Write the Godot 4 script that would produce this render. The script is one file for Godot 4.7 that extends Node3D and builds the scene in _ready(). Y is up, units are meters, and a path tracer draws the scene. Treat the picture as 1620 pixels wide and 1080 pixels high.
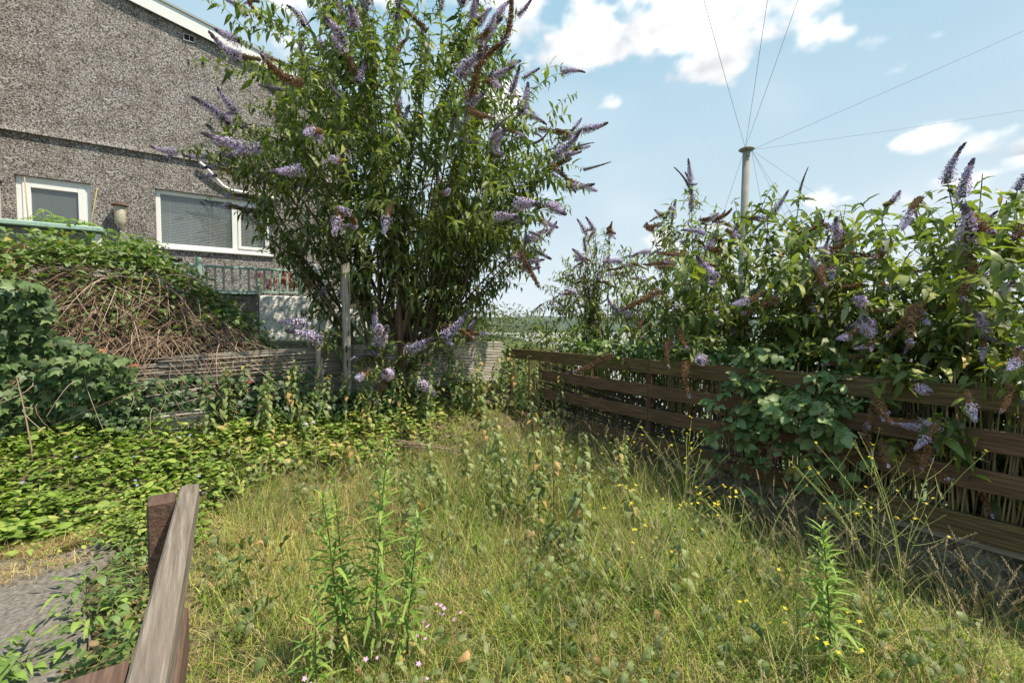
extends Node3D
# Garden frame: x = to the right, square to the board fence; y = up; z = -(distance along the fence, away from the camera).
# V(u, v, h): u metres along the fence, v metres across, h metres up.

var rng := RandomNumberGenerator.new()
var used := {}
var noise_a := FastNoiseLite.new()
var noise_b := FastNoiseLite.new()
var M := {}
var EYE := Vector3(0, 1.6, 0)

func V(u: float, v: float, h: float) -> Vector3:
	return Vector3(v, h, -u)

func rf(a: float, b: float) -> float:
	return rng.randf_range(a, b)

func L(r: float, g: float, b: float) -> Color:
	return Color(r, g, b)

# ---------------------------------------------------------------- naming
func numbered(called: String, parent: Node) -> String:
	var key := str(parent.get_instance_id()) + called
	var n: int = used.get(key, 0)
	used[key] = n + 1
	return called if n == 0 else "%s_%03d" % [called, n]

func tag(o: Node, label: String, category: String, group := "") -> Node:
	o.set_meta("label", label)
	o.set_meta("category", category)
	if group != "":
		o.set_meta("group", group)
	return o

func thing(called: String, at: Vector3, label: String, category: String, group := "") -> Node3D:
	var o := Node3D.new()
	o.name = numbered(called, self)
	o.position = at
	add_child(o, true)
	tag(o, label, category, group)
	return o

func put(called: String, mesh: Mesh, m: Material, parent: Node = self, xf := Transform3D()) -> MeshInstance3D:
	var o := MeshInstance3D.new()
	o.name = numbered(called, parent)
	o.mesh = mesh
	o.material_override = m
	o.transform = xf
	parent.add_child(o, true)
	return o

func struct(o: Node) -> void:
	o.set_meta("kind", "structure")

func copy(o: Node3D, at: Vector3, turn: float, size: float, label := "", group := "") -> Node3D:
	var c: Node3D = o.duplicate()
	c.name = numbered(str(o.name).rstrip("0123456789").rstrip("_"), self)
	add_child(c, true)
	c.transform = Transform3D(Basis(Vector3.UP, turn).scaled(Vector3.ONE * size), at)
	if label != "":
		c.set_meta("label", label)
	if group != "":
		c.set_meta("group", group)
	return c

# ---------------------------------------------------------------- mesh helpers
func flat_st() -> SurfaceTool:
	var st := SurfaceTool.new()
	st.begin(Mesh.PRIMITIVE_TRIANGLES)
	st.set_smooth_group(-1)
	return st

func soft_st() -> SurfaceTool:
	var st := SurfaceTool.new()
	st.begin(Mesh.PRIMITIVE_TRIANGLES)
	st.set_smooth_group(0)
	return st

func done(st: SurfaceTool) -> ArrayMesh:
	st.generate_normals()
	return st.commit()

func tri(st: SurfaceTool, a: Vector3, b: Vector3, c: Vector3) -> void:   # a, b, c counter-clockwise from outside
	st.add_vertex(a); st.add_vertex(c); st.add_vertex(b)

func quad(st: SurfaceTool, a: Vector3, b: Vector3, c: Vector3, d: Vector3) -> void:
	tri(st, a, b, c); tri(st, a, c, d)

func out_tri(st: SurfaceTool, a: Vector3, b: Vector3, c: Vector3, mid: Vector3) -> void:
	if (b - a).cross(c - a).dot((a + b + c) / 3.0 - mid) >= 0.0:
		tri(st, a, b, c)
	else:
		tri(st, a, c, b)

# a box with chamfered edges
func cbox(st: SurfaceTool, xf: Transform3D, size: Vector3, ch: float) -> void:
	var e := size / 2.0
	var mid := xf.origin
	var p := {}
	for sx in [-1, 1]:
		for sy in [-1, 1]:
			for sz in [-1, 1]:
				p[[sx, sy, sz, 0]] = xf * Vector3(sx * e.x, sy * (e.y - ch), sz * (e.z - ch))
				p[[sx, sy, sz, 1]] = xf * Vector3(sx * (e.x - ch), sy * e.y, sz * (e.z - ch))
				p[[sx, sy, sz, 2]] = xf * Vector3(sx * (e.x - ch), sy * (e.y - ch), sz * e.z)
				out_tri(st, p[[sx, sy, sz, 0]], p[[sx, sy, sz, 1]], p[[sx, sy, sz, 2]], mid)
	for ax in 3:
		for s in [-1, 1]:
			var q := []
			for k in [[-1, -1], [1, -1], [1, 1], [-1, 1]]:
				var key := [0, 0, 0, ax]
				key[ax] = s
				key[(ax + 1) % 3] = k[0]
				key[(ax + 2) % 3] = k[1]
				q.append(p[key])
			out_tri(st, q[0], q[1], q[2], mid); out_tri(st, q[0], q[2], q[3], mid)
		var b1 := (ax + 1) % 3
		var b2 := (ax + 2) % 3
		for s1 in [-1, 1]:
			for s2 in [-1, 1]:
				var k0 := [0, 0, 0, 0]
				k0[b1] = s1; k0[b2] = s2
				var ka := k0.duplicate(); ka[ax] = -1; ka[3] = b1
				var kb := k0.duplicate(); kb[ax] = 1; kb[3] = b1
				var kc := k0.duplicate(); kc[ax] = 1; kc[3] = b2
				var kd := k0.duplicate(); kd[ax] = -1; kd[3] = b2
				out_tri(st, p[ka], p[kb], p[kc], mid); out_tri(st, p[ka], p[kc], p[kd], mid)

func box_mesh(size: Vector3, ch := 0.004) -> ArrayMesh:
	var st := flat_st()
	cbox(st, Transform3D(), size, ch)
	return done(st)

# box between two garden corners
func add_box(st: SurfaceTool, a: Vector3, b: Vector3, ch := 0.003) -> void:
	var lo := Vector3(minf(a.x, b.x), minf(a.y, b.y), minf(a.z, b.z))
	var hi := Vector3(maxf(a.x, b.x), maxf(a.y, b.y), maxf(a.z, b.z))
	cbox(st, Transform3D(Basis(), (lo + hi) / 2.0), hi - lo, ch)

func box_between(a: Vector3, b: Vector3, ch := 0.003) -> ArrayMesh:
	var st := flat_st()
	add_box(st, a, b, ch)
	return done(st)

func along(dir: Vector3, up := Vector3.UP) -> Basis:      # y = dir, z = roughly up
	var y := dir.normalized()
	if absf(y.dot(up)) > 0.98:
		up = Vector3(0.3, 0.1, 1).normalized() if absf(y.y) > 0.9 else Vector3.UP
	var x := y.cross(up).normalized()
	return Basis(x, y, x.cross(y))

func tube(st: SurfaceTool, pts: PackedVector3Array, r0: float, r1: float, sides := 5, cap := false) -> void:
	var n := pts.size()
	var rings := []
	for i in n:
		var d := pts[mini(i + 1, n - 1)] - pts[maxi(i - 1, 0)]
		var b := along(d)
		var r := lerpf(r0, r1, float(i) / float(n - 1))
		var ring := PackedVector3Array()
		for k in sides:
			var a := TAU * k / sides
			ring.append(pts[i] + b.x * cos(a) * r + b.z * sin(a) * r)
		rings.append(ring)
	for i in n - 1:
		for k in sides:
			var k2 := (k + 1) % sides
			quad(st, rings[i][k2], rings[i][k], rings[i + 1][k], rings[i + 1][k2])
	if cap:
		for k in sides:
			tri(st, pts[0], rings[0][k], rings[0][(k + 1) % sides])
			tri(st, pts[n - 1], rings[n - 1][(k + 1) % sides], rings[n - 1][k])

func bez(a: Vector3, b: Vector3, c: Vector3, n: int) -> PackedVector3Array:
	var o := PackedVector3Array()
	for i in n + 1:
		var t := float(i) / n
		o.append(a.lerp(b, t).lerp(b.lerp(c, t), t))
	return o

# leaf: base at the origin, blade along +y, upper side +z. profile: "lance", "ovate", "strap"
func leaf_into(st: SurfaceTool, xf: Transform3D, length: float, width: float, profile: String, fold: float, droop: float, segs: int, c_mid: Color, c_edge_in: Color, twist := 0.0) -> void:
	var mids := PackedVector3Array()
	var ls := PackedVector3Array()
	var rs := PackedVector3Array()
	var pos := Vector3.ZERO
	var ang := 0.0
	for i in segs + 1:
		var t := float(i) / segs
		var w := 0.0
		if profile == "lance":
			w = pow(sin(PI * pow(t, 0.72)), 0.9) * (1.0 - 0.25 * t)
		elif profile == "ovate":
			w = pow(maxf(0.0, sin(PI * pow(t, 0.55))), 0.75)
		elif profile == "oval":
			w = pow(maxf(0.0, sin(PI * pow(t, 0.8))), 0.6) * (1.0 if i % 2 == 0 else 0.93)
		else:
			w = 1.0 - pow(t, 2.5)
		if i == 0 and profile != "strap":
			w = 0.06
		if i == segs:
			w = 0.02
		var up := Vector3(0, sin(ang), cos(ang))
		var side := Vector3(1, 0, 0).rotated(Vector3(0, cos(ang), -sin(ang)), twist * t)
		var hw := width * 0.5 * w
		mids.append(xf * pos)
		var ripple := fold + (0.16 if i % 2 == 0 else -0.16) * (1.0 if segs > 3 else 0.0)
		ls.append(xf * (pos - side * hw + up * hw * ripple))
		rs.append(xf * (pos + side * hw * (1.0 + 0.08 * sin(i * 2.3)) + up * hw * (2.0 * fold - ripple)))
		ang -= droop / segs
		pos += Vector3(0, cos(ang), sin(ang)) * (length / segs)
	for i in segs:
		for half in 2:
			var e := rs if half == 0 else ls
			var a := mids[i]; var b := e[i]; var c := e[i + 1]; var d := mids[i + 1]
			var vein := 1.0 + (0.09 if (i + half) % 2 == 0 else -0.09)
			var c_edge := c_edge_in * vein
			if half == 0:
				_cv(st, a, c_mid); _cv(st, c, c_edge); _cv(st, b, c_edge)
				_cv(st, a, c_mid); _cv(st, d, c_mid); _cv(st, c, c_edge)
			else:
				_cv(st, a, c_mid); _cv(st, b, c_edge); _cv(st, c, c_edge)
				_cv(st, a, c_mid); _cv(st, c, c_edge); _cv(st, d, c_mid)

func _cv(st: SurfaceTool, p: Vector3, c: Color) -> void:
	st.set_color(c)
	st.add_vertex(p)

func leaf_mesh(length: float, width: float, profile: String, fold: float, droop: float, segs := 4, twist := 0.0, stalk := 0.0) -> ArrayMesh:
	var st := soft_st()
	var rib := Color(1.25, 1.2, 1.1)
	leaf_into(st, Transform3D(Basis(), Vector3(0, stalk, 0)), length, width, profile, fold, droop, segs, rib, Color(0.95, 0.97, 0.95), twist)
	if stalk > 0.0:
		st.set_color(Color(1.1, 1.0, 0.9))
		tube(st, PackedVector3Array([Vector3.ZERO, Vector3(0, stalk, 0)]), 0.0014, 0.001, 3)
	return done(st)

# a leaf drawn as an outline (angle, radius) round a point on its midrib
func lobed_leaf(size: float, outline: Array, cup: float, stalk := 0.0) -> ArrayMesh:
	var st := soft_st()
	var pts := []
	for o in outline:
		var a: float = deg_to_rad(o[0])
		var r: float = o[1] * size
		pts.append(Vector3(sin(a) * r, size * 0.45 + cos(a) * r + stalk, -cup * r * r / size + 0.12 * size * absf(sin(a)) * o[1]))
	var mid := Vector3(0, size * 0.45 + stalk, 0)
	for i in pts.size():
		var p: Vector3 = pts[i]
		var q: Vector3 = pts[(i + 1) % pts.size()]
		_cv(st, mid, Color(1.25, 1.2, 1.1)); _cv(st, p, Color(0.95, 0.97, 0.95)); _cv(st, q, Color(0.95, 0.97, 0.95))
	if stalk > 0.0:
		st.set_color(Color(1.1, 0.95, 0.85))
		tube(st, PackedVector3Array([Vector3.ZERO, Vector3(0, stalk + size * 0.05, 0)]), 0.0013, 0.001, 3)
	return done(st)

# a bramble leaf: three serrated oval leaflets on one stalk
func bramble_leaf(size: float) -> ArrayMesh:
	var st := soft_st()
	for k in [[0.0, 1.0, 0.34], [72.0, 0.82, 0.26], [-72.0, 0.82, 0.26]]:
		var b := Basis(Vector3(0, 0, 1), deg_to_rad(-k[0])) * Basis(Vector3(1, 0, 0), rng.randf_range(-0.25, 0.15))
		var xf := Transform3D(b, b * Vector3(0, 0.04 * size, 0) + Vector3(0, k[2] * size, 0))
		leaf_into(st, xf, size * k[1] * 0.82, size * k[1] * 0.6, "oval", 0.25, 0.6, 7, Color(1.2, 1.2, 1.05), Color(0.95, 0.97, 0.95))
	st.set_color(Color(1.2, 0.8, 0.7))
	tube(st, PackedVector3Array([Vector3.ZERO, Vector3(0, size * 0.36, 0)]), 0.0016, 0.0012, 3)
	return done(st)

# a flower spike along +y: florets round a tapering core
func spike_mesh(length: float, radius: float, n: int, kind: String, bend: float) -> ArrayMesh:
	var st := flat_st()
	var axis := PackedVector3Array()
	for i in 7:
		var t := i / 6.0
		axis.append(Vector3(bend * t * t * length, t * length, 0))
	st.set_color(Color(0.10, 0.11, 0.06) if kind != "brown" else Color(0.11, 0.06, 0.03))
	tube(st, axis, radius * (0.45 if kind != "brown" else 0.2), radius * 0.1, 5)
	for i in n:
		var t := (i + rng.randf()) / n
		var a := i * 2.39996 + rng.randf() * 0.5
		var prof := 0.0
		var c := Color.WHITE
		var brown := Color(0.26, 0.145, 0.07) * rng.randf_range(0.6, 1.35)
		var purple := Color(0.5, 0.4, 0.62).lerp(Color(0.78, 0.7, 0.84), rng.randf()) * rng.randf_range(0.75, 1.15)
		var bud := Color(0.2, 0.17, 0.23) * rng.randf_range(0.7, 1.3)
		if kind == "fresh":
			prof = clampf(1.15 - t * 0.95, 0.2, 1.0)
			c = purple if t < 0.72 + rng.randf() * 0.15 else bud
			if rng.randf() < 0.10: c = brown
		elif kind == "bud":
			prof = clampf(0.85 - t * 0.75, 0.14, 1.0)
			c = bud if rng.randf() < 0.55 + t * 0.4 else purple * 0.75
		elif kind == "half":
			var split := 0.58
			prof = 0.62 if t < split else clampf(1.1 - (t - split) * 2.0, 0.25, 1.0)
			c = brown if t < split + rng.randf_range(-0.06, 0.06) else purple
		else:
			prof = clampf(1.0 - t * 0.7, 0.2, 1.0) * rng.randf_range(0.6, 1.15)
			c = brown
			if t > 0.9 and rng.randf() < 0.5: c = purple * 0.8
		c.a = 1.0
		var clump := 0.72 + 0.38 * absf(sin(t * length * 95.0))
		var r := radius * prof * clump * rng.randf_range(0.55, 1.08)
		var at := Vector3(bend * t * t * length + cos(a) * r, t * length, sin(a) * r)
		var o := Vector3(cos(a), rng.randf_range(0.0, 0.7), sin(a)).normalized()
		var b := along(o, Vector3(rng.randf() - 0.5, 1, rng.randf() - 0.5).normalized())
		var s := radius * rng.randf_range(0.11, 0.2) * (1.35 if kind == "brown" else 1.0)
		st.set_color(c)
		# a small flared floret: four corners round a sunken throat
		var m := at - o * s * 0.5
		var q := [at + b.x * s, at + b.z * s, at - b.x * s, at - b.z * s]
		for k in 4:
			tri(st, m, q[(k + 1) % 4], q[k])
	return done(st)

# ---------------------------------------------------------------- materials
func plain(c: Color, rough := 0.8, back := Color.BLACK) -> StandardMaterial3D:
	var m := StandardMaterial3D.new()
	m.albedo_color = c.linear_to_srgb()
	m.roughness = rough
	if back != Color.BLACK:
		m.backlight_enabled = true
		m.backlight = back.linear_to_srgb()
	return m

func painted(rough := 0.7, back := Color.BLACK) -> StandardMaterial3D:      # colours come from the mesh and the copies
	var m := plain(Color.WHITE, rough, back)
	m.vertex_color_use_as_albedo = true
	return m

func ntex(freq: float, sd: int, ramp: Array, size := 512, kind := FastNoiseLite.TYPE_SIMPLEX_SMOOTH, octaves := 5, gain := 0.55) -> NoiseTexture2D:
	var n := FastNoiseLite.new()
	n.noise_type = kind
	n.seed = sd
	n.frequency = freq
	n.fractal_type = FastNoiseLite.FRACTAL_FBM
	n.fractal_octaves = octaves
	n.fractal_gain = gain
	if kind == FastNoiseLite.TYPE_CELLULAR:
		n.fractal_type = FastNoiseLite.FRACTAL_NONE
		n.cellular_return_type = FastNoiseLite.RETURN_CELL_VALUE
		n.cellular_jitter = 1.0
	var t := NoiseTexture2D.new()
	t.width = size
	t.height = size
	t.seamless = true
	t.noise = n
	if ramp.size():
		var g := Gradient.new()
		var offs := PackedFloat32Array()
		var cols := PackedColorArray()
		for r in ramp:
			offs.append(r[0])
			cols.append((r[1] as Color).linear_to_srgb())
		g.offsets = offs
		g.colors = cols
		t.color_ramp = g
	return t

func surf(tex: Texture2D, scale: Vector3, rough := 0.85, bump: Texture2D = null, bump_cm := 0.0) -> StandardMaterial3D:
	var m := StandardMaterial3D.new()
	m.albedo_texture = tex
	m.uv1_triplanar = true
	m.uv1_world_triplanar = true
	m.uv1_scale = scale
	m.uv1_triplanar_sharpness = 4.0
	m.roughness = rough
	if bump:
		m.heightmap_enabled = true
		m.heightmap_texture = bump
		m.heightmap_scale = bump_cm
	return m

# timber: grain along axis 0 (x), 1 (y) or 2 (z)
func timber(axis: int, a: Color, b: Color, c: Color, sd: int, bump_cm := 0.25, rough := 0.85) -> StandardMaterial3D:
	var t := ntex(0.012, sd, [[0.0, a], [0.38, b * 0.85], [0.55, b], [0.75, c], [1.0, a * 1.3]], 512, FastNoiseLite.TYPE_SIMPLEX_SMOOTH, 6, 0.62)
	if not M.has("grain_bump"):
		M.grain_bump = ntex(0.02, 77, [], 512, FastNoiseLite.TYPE_SIMPLEX_SMOOTH, 5, 0.6)
	var s := Vector3(6.5, 6.5, 6.5)
	s[axis] = 0.33
	return surf(t, s, rough, M.grain_bump, bump_cm)

func tones(list: Array, rough: float, back: Color) -> Array:
	var o := []
	for c in list:
		var m := plain(c, rough, back)
		m.vertex_color_use_as_albedo = true
		o.append(m)
	return o

func build_materials() -> void:
	var back := L(0.72, 0.85, 0.32)
	M.bud_col = [L(0.0887, 0.13, 0.037), L(0.137, 0.182, 0.0494), L(0.191, 0.24, 0.0642), L(0.253, 0.299, 0.084), L(0.328, 0.345, 0.198), L(0.341, 0.364, 0.0741), L(0.614, 0.442, 0.0865)]
	M.bud = tones(M.bud_col, 0.5, back)
	M.bud_all = painted(0.5, back)
	M.ivy_col = [L(0.0405, 0.081, 0.027), L(0.0607, 0.115, 0.0351), L(0.0945, 0.155, 0.0486), L(0.149, 0.216, 0.0743), L(0.324, 0.121, 0.0473)]
	M.ivy = tones(M.ivy_col, 0.48, L(0.3, 0.4, 0.1))
	M.bram_col = [L(0.0975, 0.169, 0.0494), L(0.137, 0.215, 0.065), L(0.182, 0.26, 0.0884), L(0.247, 0.305, 0.13), L(0.39, 0.312, 0.091)]
	M.bram = tones(M.bram_col, 0.5, L(0.5, 0.65, 0.2))
	M.weed_col = [L(0.163, 0.225, 0.0688), L(0.225, 0.281, 0.1), L(0.3, 0.338, 0.144), L(0.45, 0.375, 0.112), L(0.5, 0.312, 0.125)]
	M.weed = tones(M.weed_col, 0.65, L(0.6, 0.7, 0.25))
	M.lush_col = [L(0.168, 0.273, 0.0526), L(0.239, 0.364, 0.0702), L(0.323, 0.442, 0.0995)]
	M.lush = tones(M.lush_col, 0.55, L(0.6, 0.8, 0.2))
	M.foliage = painted(0.55, L(0.6, 0.75, 0.22))
	M.grass = painted(0.6, L(0.6, 0.65, 0.25))
	M.flower = painted(0.85, L(0.35, 0.3, 0.45))
	M.stem = plain(L(0.12, 0.085, 0.05), 0.9)
	M.greenstem = plain(L(0.11, 0.14, 0.045), 0.7)
	M.redstem = plain(L(0.13, 0.06, 0.04), 0.7)
	M.deadstem = tones([L(0.207, 0.134, 0.0907), L(0.311, 0.225, 0.164), L(0.13, 0.0778, 0.0536), L(0.397, 0.311, 0.233)], 0.85, Color.BLACK)
	M.vary = painted(0.85)
	# pebbledash
	var peb := [[0.0, L(0.0507, 0.0424, 0.0391)], [0.2, L(0.116, 0.1, 0.0934)], [0.45, L(0.268, 0.235, 0.219)], [0.7, L(0.377, 0.338, 0.322)], [0.88, L(0.435, 0.409, 0.398)], [1.0, L(0.513, 0.546, 0.587)]]
	M.dash = surf(ntex(0.085, 5, peb, 1024, FastNoiseLite.TYPE_CELLULAR), Vector3.ONE / 1.25, 0.9, ntex(0.085, 5, [], 1024, FastNoiseLite.TYPE_CELLULAR), 1.4)
	M.dash.detail_enabled = true
	M.dash.detail_blend_mode = BaseMaterial3D.BLEND_MODE_MUL
	M.dash.detail_albedo = ntex(0.006, 9, [[0.0, L(0.62, 0.6, 0.58)], [0.4, L(0.85, 0.84, 0.83)], [0.6, L(0.95, 0.95, 0.95)], [1.0, L(1, 1, 1)]], 512)
	M.render_grey = surf(ntex(0.02, 12, [[0.0, L(0.112, 0.103, 0.09)], [0.5, L(0.213, 0.194, 0.169)], [1.0, L(0.338, 0.312, 0.275)]]), Vector3.ONE * 0.6, 0.95, ntex(0.04, 14, []), 2.0)
	M.render_white = surf(ntex(0.018, 15, [[0.0, L(0.315, 0.294, 0.263)], [0.32, L(0.651, 0.63, 0.598)], [0.5, L(0.777, 0.766, 0.735)], [1.0, L(0.84, 0.83, 0.809)]]), Vector3.ONE * 0.7, 0.85, ntex(0.05, 16, []), 1.2)
	M.render_pale = surf(ntex(0.05, 18, [[0.0, L(0.42, 0.4, 0.37)], [1.0, L(0.66, 0.64, 0.6)]]), Vector3.ONE * 1.2, 0.9)
	M.upvc = plain(L(0.8, 0.8, 0.8), 0.35)
	M.white_paint = plain(L(0.72, 0.73, 0.74), 0.5)
	M.green_paint = surf(ntex(0.03, 21, [[0.0, L(0.2, 0.31, 0.27)], [0.4, L(0.3, 0.43, 0.37)], [1.0, L(0.36, 0.5, 0.43)]], 256), Vector3.ONE * 2.0, 0.6)
	M.glass = StandardMaterial3D.new()
	M.glass.transparency = BaseMaterial3D.TRANSPARENCY_ALPHA
	M.glass.albedo_color = Color(0.75, 0.8, 0.8, 0.12)
	M.glass.roughness = 0.02
	M.glass.metallic_specular = 0.85
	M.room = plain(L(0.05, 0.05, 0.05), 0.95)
	M.blind = plain(L(0.42, 0.42, 0.42), 0.6)
	M.dark = plain(L(0.012, 0.011, 0.01), 0.9)
	M.slate = surf(ntex(0.03, 24, [[0.0, L(0.05, 0.05, 0.055)], [1.0, L(0.13, 0.125, 0.12)]], 256), Vector3.ONE, 0.8)
	M.galv = plain(L(0.33, 0.34, 0.34), 0.55)
	M.pole = timber(1, L(0.187, 0.178, 0.162), L(0.264, 0.255, 0.238), L(0.34, 0.332, 0.306), 31, 0.2)
	M.wire = plain(L(0.2, 0.21, 0.23), 0.6)
	M.board = timber(2, L(0.0572, 0.0312, 0.0166), L(0.127, 0.072, 0.0397), L(0.204, 0.12, 0.064), 33, 0.3)
	M.board_moss = timber(2, L(0.0525, 0.0329, 0.0142), L(0.109, 0.0705, 0.0297), L(0.175, 0.13, 0.0484), 34, 0.3)
	M.post_brown = timber(1, L(0.04, 0.022, 0.014), L(0.08, 0.043, 0.027), L(0.12, 0.068, 0.044), 35, 0.3)
	M.weathered = timber(1, L(0.14, 0.12, 0.1), L(0.34, 0.295, 0.25), L(0.48, 0.43, 0.37), 36, 0.6)
	M.grey_slat = timber(0, L(0.12, 0.1, 0.086), L(0.26, 0.225, 0.195), L(0.4, 0.36, 0.32), 37, 0.25)
	M.pale_slat = timber(0, L(0.2, 0.175, 0.15), L(0.38, 0.345, 0.305), L(0.52, 0.48, 0.43), 38, 0.25)
	M.dark_slat = timber(2, L(0.018, 0.015, 0.012), L(0.045, 0.036, 0.027), L(0.09, 0.075, 0.054), 39, 0.2)
	M.reed = [plain(L(0.253, 0.201, 0.0978), 0.75), plain(L(0.345, 0.276, 0.144), 0.75), plain(L(0.184, 0.132, 0.0633), 0.8), plain(L(0.414, 0.345, 0.196), 0.75), plain(L(0.115, 0.0747, 0.0403), 0.85)]
	M.rail_top = timber(2, L(0.102, 0.0792, 0.0607), L(0.184, 0.148, 0.118), L(0.252, 0.211, 0.176), 40, 0.3)
	M.rail_brown = timber(2, L(0.0532, 0.0286, 0.0185), L(0.0988, 0.0555, 0.0378), L(0.144, 0.0857, 0.0605), 41, 0.2)
	M.new_wood = timber(0, L(0.3, 0.18, 0.08), L(0.45, 0.3, 0.15), L(0.55, 0.4, 0.22), 42, 0.15)
	M.red_post = timber(1, L(0.12, 0.045, 0.015), L(0.22, 0.09, 0.03), L(0.3, 0.14, 0.05), 43, 0.2)
	M.rust = surf(ntex(0.05, 44, [[0.0, L(0.05, 0.025, 0.016)], [0.6, L(0.12, 0.06, 0.04)], [1.0, L(0.2, 0.11, 0.07)]], 256), Vector3.ONE * 3.0, 0.9)
	M.wall_old = surf(ntex(0.02, 45, [[0.0, L(0.0567, 0.0504, 0.0376)], [0.45, L(0.161, 0.144, 0.111)], [0.7, L(0.284, 0.252, 0.197)], [1.0, L(0.151, 0.171, 0.0684)]]), Vector3.ONE * 0.9, 0.95, ntex(0.05, 46, []), 3.0)
	M.concrete = surf(ntex(0.03, 47, [[0.0, L(0.06, 0.052, 0.044)], [0.45, L(0.13, 0.115, 0.1)], [0.7, L(0.19, 0.17, 0.15)], [1.0, L(0.27, 0.25, 0.22)]], 1024, FastNoiseLite.TYPE_SIMPLEX_SMOOTH, 7, 0.7), Vector3.ONE * 0.8, 0.95, ntex(0.09, 48, []), 0.8)
	M.soil = surf(ntex(0.012, 49, [[0.0, L(0.0225, 0.018, 0.009)], [0.35, L(0.0562, 0.0495, 0.0225)], [0.6, L(0.12, 0.0975, 0.0488)], [1.0, L(0.195, 0.158, 0.09)]], 1024, FastNoiseLite.TYPE_SIMPLEX_SMOOTH, 7, 0.68), Vector3.ONE * 0.5, 1.0, ntex(0.03, 50, []), 4.0)
	M.far_ground = surf(ntex(0.01, 52, [[0.0, L(0.03, 0.05, 0.02)], [0.5, L(0.07, 0.1, 0.032)], [1.0, L(0.14, 0.15, 0.05)]], 512), Vector3.ONE * 0.07, 1.0)
	M.far_hill = surf(ntex(0.01, 51, [[0.0, L(0.03, 0.05, 0.035)], [0.6, L(0.055, 0.08, 0.05)], [1.0, L(0.1, 0.12, 0.075)]], 256), Vector3.ONE * 0.002, 1.0)

# ---------------------------------------------------------------- sky
func sky_panorama() -> ImageTexture:
	var w := 2048
	var h := 1024
	var n := FastNoiseLite.new()
	n.seed = 11; n.frequency = 5.5; n.fractal_type = FastNoiseLite.FRACTAL_FBM; n.fractal_octaves = 6; n.fractal_gain = 0.52
	var n2 := FastNoiseLite.new()
	n2.seed = 4; n2.frequency = 1.1; n2.fractal_type = FastNoiseLite.FRACTAL_FBM; n2.fractal_octaves = 3
	# cumulus banks: azimuth from the fence line, elevation, half sizes (degrees), weight
	var banks := [[34.0, 32.0, 13.0, 7.5, 1.0], [47.0, 31.0, 12.0, 7.5, 1.05], [60.0, 28.5, 9.0, 6.5, 1.0], [67.0, 25.0, 5.5, 3.6, 0.95], [72.0, 22.6, 3.2, 1.6, 0.8], [24.0, 31.5, 9.0, 6.0, 0.7],
		[76.0, 16.0, 4.0, 2.2, 0.66], [79.5, 15.0, 3.5, 1.5, 0.6], [72.5, 11.6, 5.0, 1.8, 0.5], [71.0, 18.0, 1.5, 0.7, 0.4], [46.3, 24.6, 2.6, 1.8, 0.52], [51.0, 9.0, 7.0, 2.6, 0.42], [33.0, 24.5, 6.0, 5.0, 0.55], [8.0, 29.0, 7.0, 5.0, 0.55], [5.0, 38.0, 9.0, 5.0, 0.5],
		[130.0, 30.0, 16.0, 7.0, 0.8], [165.0, 20.0, 14.0, 5.0, 0.7], [200.0, 36.0, 20.0, 8.0, 0.85], [245.0, 24.0, 14.0, 6.0, 0.75], [285.0, 34.0, 17.0, 7.0, 0.85], [325.0, 22.0, 13.0, 5.0, 0.7], [100.0, 50.0, 14.0, 8.0, 0.7], [220.0, 58.0, 22.0, 8.0, 0.8], [330.0, 55.0, 22.0, 9.0, 0.8], [45.0, 52.0, 22.0, 8.0, 0.8]]
	var data := PackedFloat32Array()
	data.resize(w * h * 4)
	var k := 0
	for j in h:
		var el := (0.5 - (j + 0.5) / h) * PI
		var eld := rad_to_deg(el)
		var t := clampf(eld / 42.0, 0.0, 1.0)
		var base := Color(0.36, 0.395, 0.415).lerp(Color(0.13, 0.25, 0.33), pow(t, 0.8))
		base = base.lerp(Color(0.14, 0.28, 0.4), clampf((eld - 42.0) / 48.0, 0.0, 1.0))
		if eld < -1.0:
			for i in w:
				data[k] = 0.3; data[k + 1] = 0.32; data[k + 2] = 0.27; data[k + 3] = 1.0
				k += 4
			continue
		var ce := cos(el)
		var se := sin(el)
		for i in w:
			var azd := (i + 0.5) / w * 360.0
			var az := deg_to_rad(azd)
			var d := Vector3(sin(az) * ce, se * 1.7, -cos(az) * ce)
			var f := n.get_noise_3dv(d)
			var bias := 0.0
			var low := 0.0
			for b in banks:
				var da := wrapf(azd - b[0], -180.0, 180.0)
				if absf(da) > b[2] * 2.2:
					continue
				var de: float = eld - b[1]
				de = de / (b[3] * (0.55 if de < 0.0 else 1.0))
				var g: float = b[4] * exp(-(pow(da / b[2], 2.0) * pow(absf(da / b[2]), 0.5) + de * de * absf(de)))
				if g > bias:
					bias = g
					low = clampf(0.42 - (eld - b[1]) / b[3] * 0.75, 0.0, 1.0)
			var dens := smoothstep(0.36, 0.74, bias * 0.78 + f * 0.95 + 0.18 * n.get_noise_3dv(d * 4.0))
			var thin := smoothstep(0.0, 0.9, n2.get_noise_3dv(d * 1.5) + 0.25) * 0.42 * clampf(1.25 - eld / 50.0, 0.0, 1.0)
			var shade := clampf(low * 0.9 + n.get_noise_3dv(d * 1.8 + Vector3(3, 1, 2)) * 0.6, 0.0, 1.0)
			var cloud := Color(0.58, 0.57, 0.56).lerp(Color(0.24, 0.255, 0.275), shade * sqrt(shade))
			var c := base.lerp(Color(0.42, 0.44, 0.46), thin).lerp(cloud, dens * 0.97)
			data[k] = c.r; data[k + 1] = c.g; data[k + 2] = c.b; data[k + 3] = 1.0
			k += 4
	return ImageTexture.create_from_image(Image.create_from_data(w, h, false, Image.FORMAT_RGBAF, data.to_byte_array()))

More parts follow.
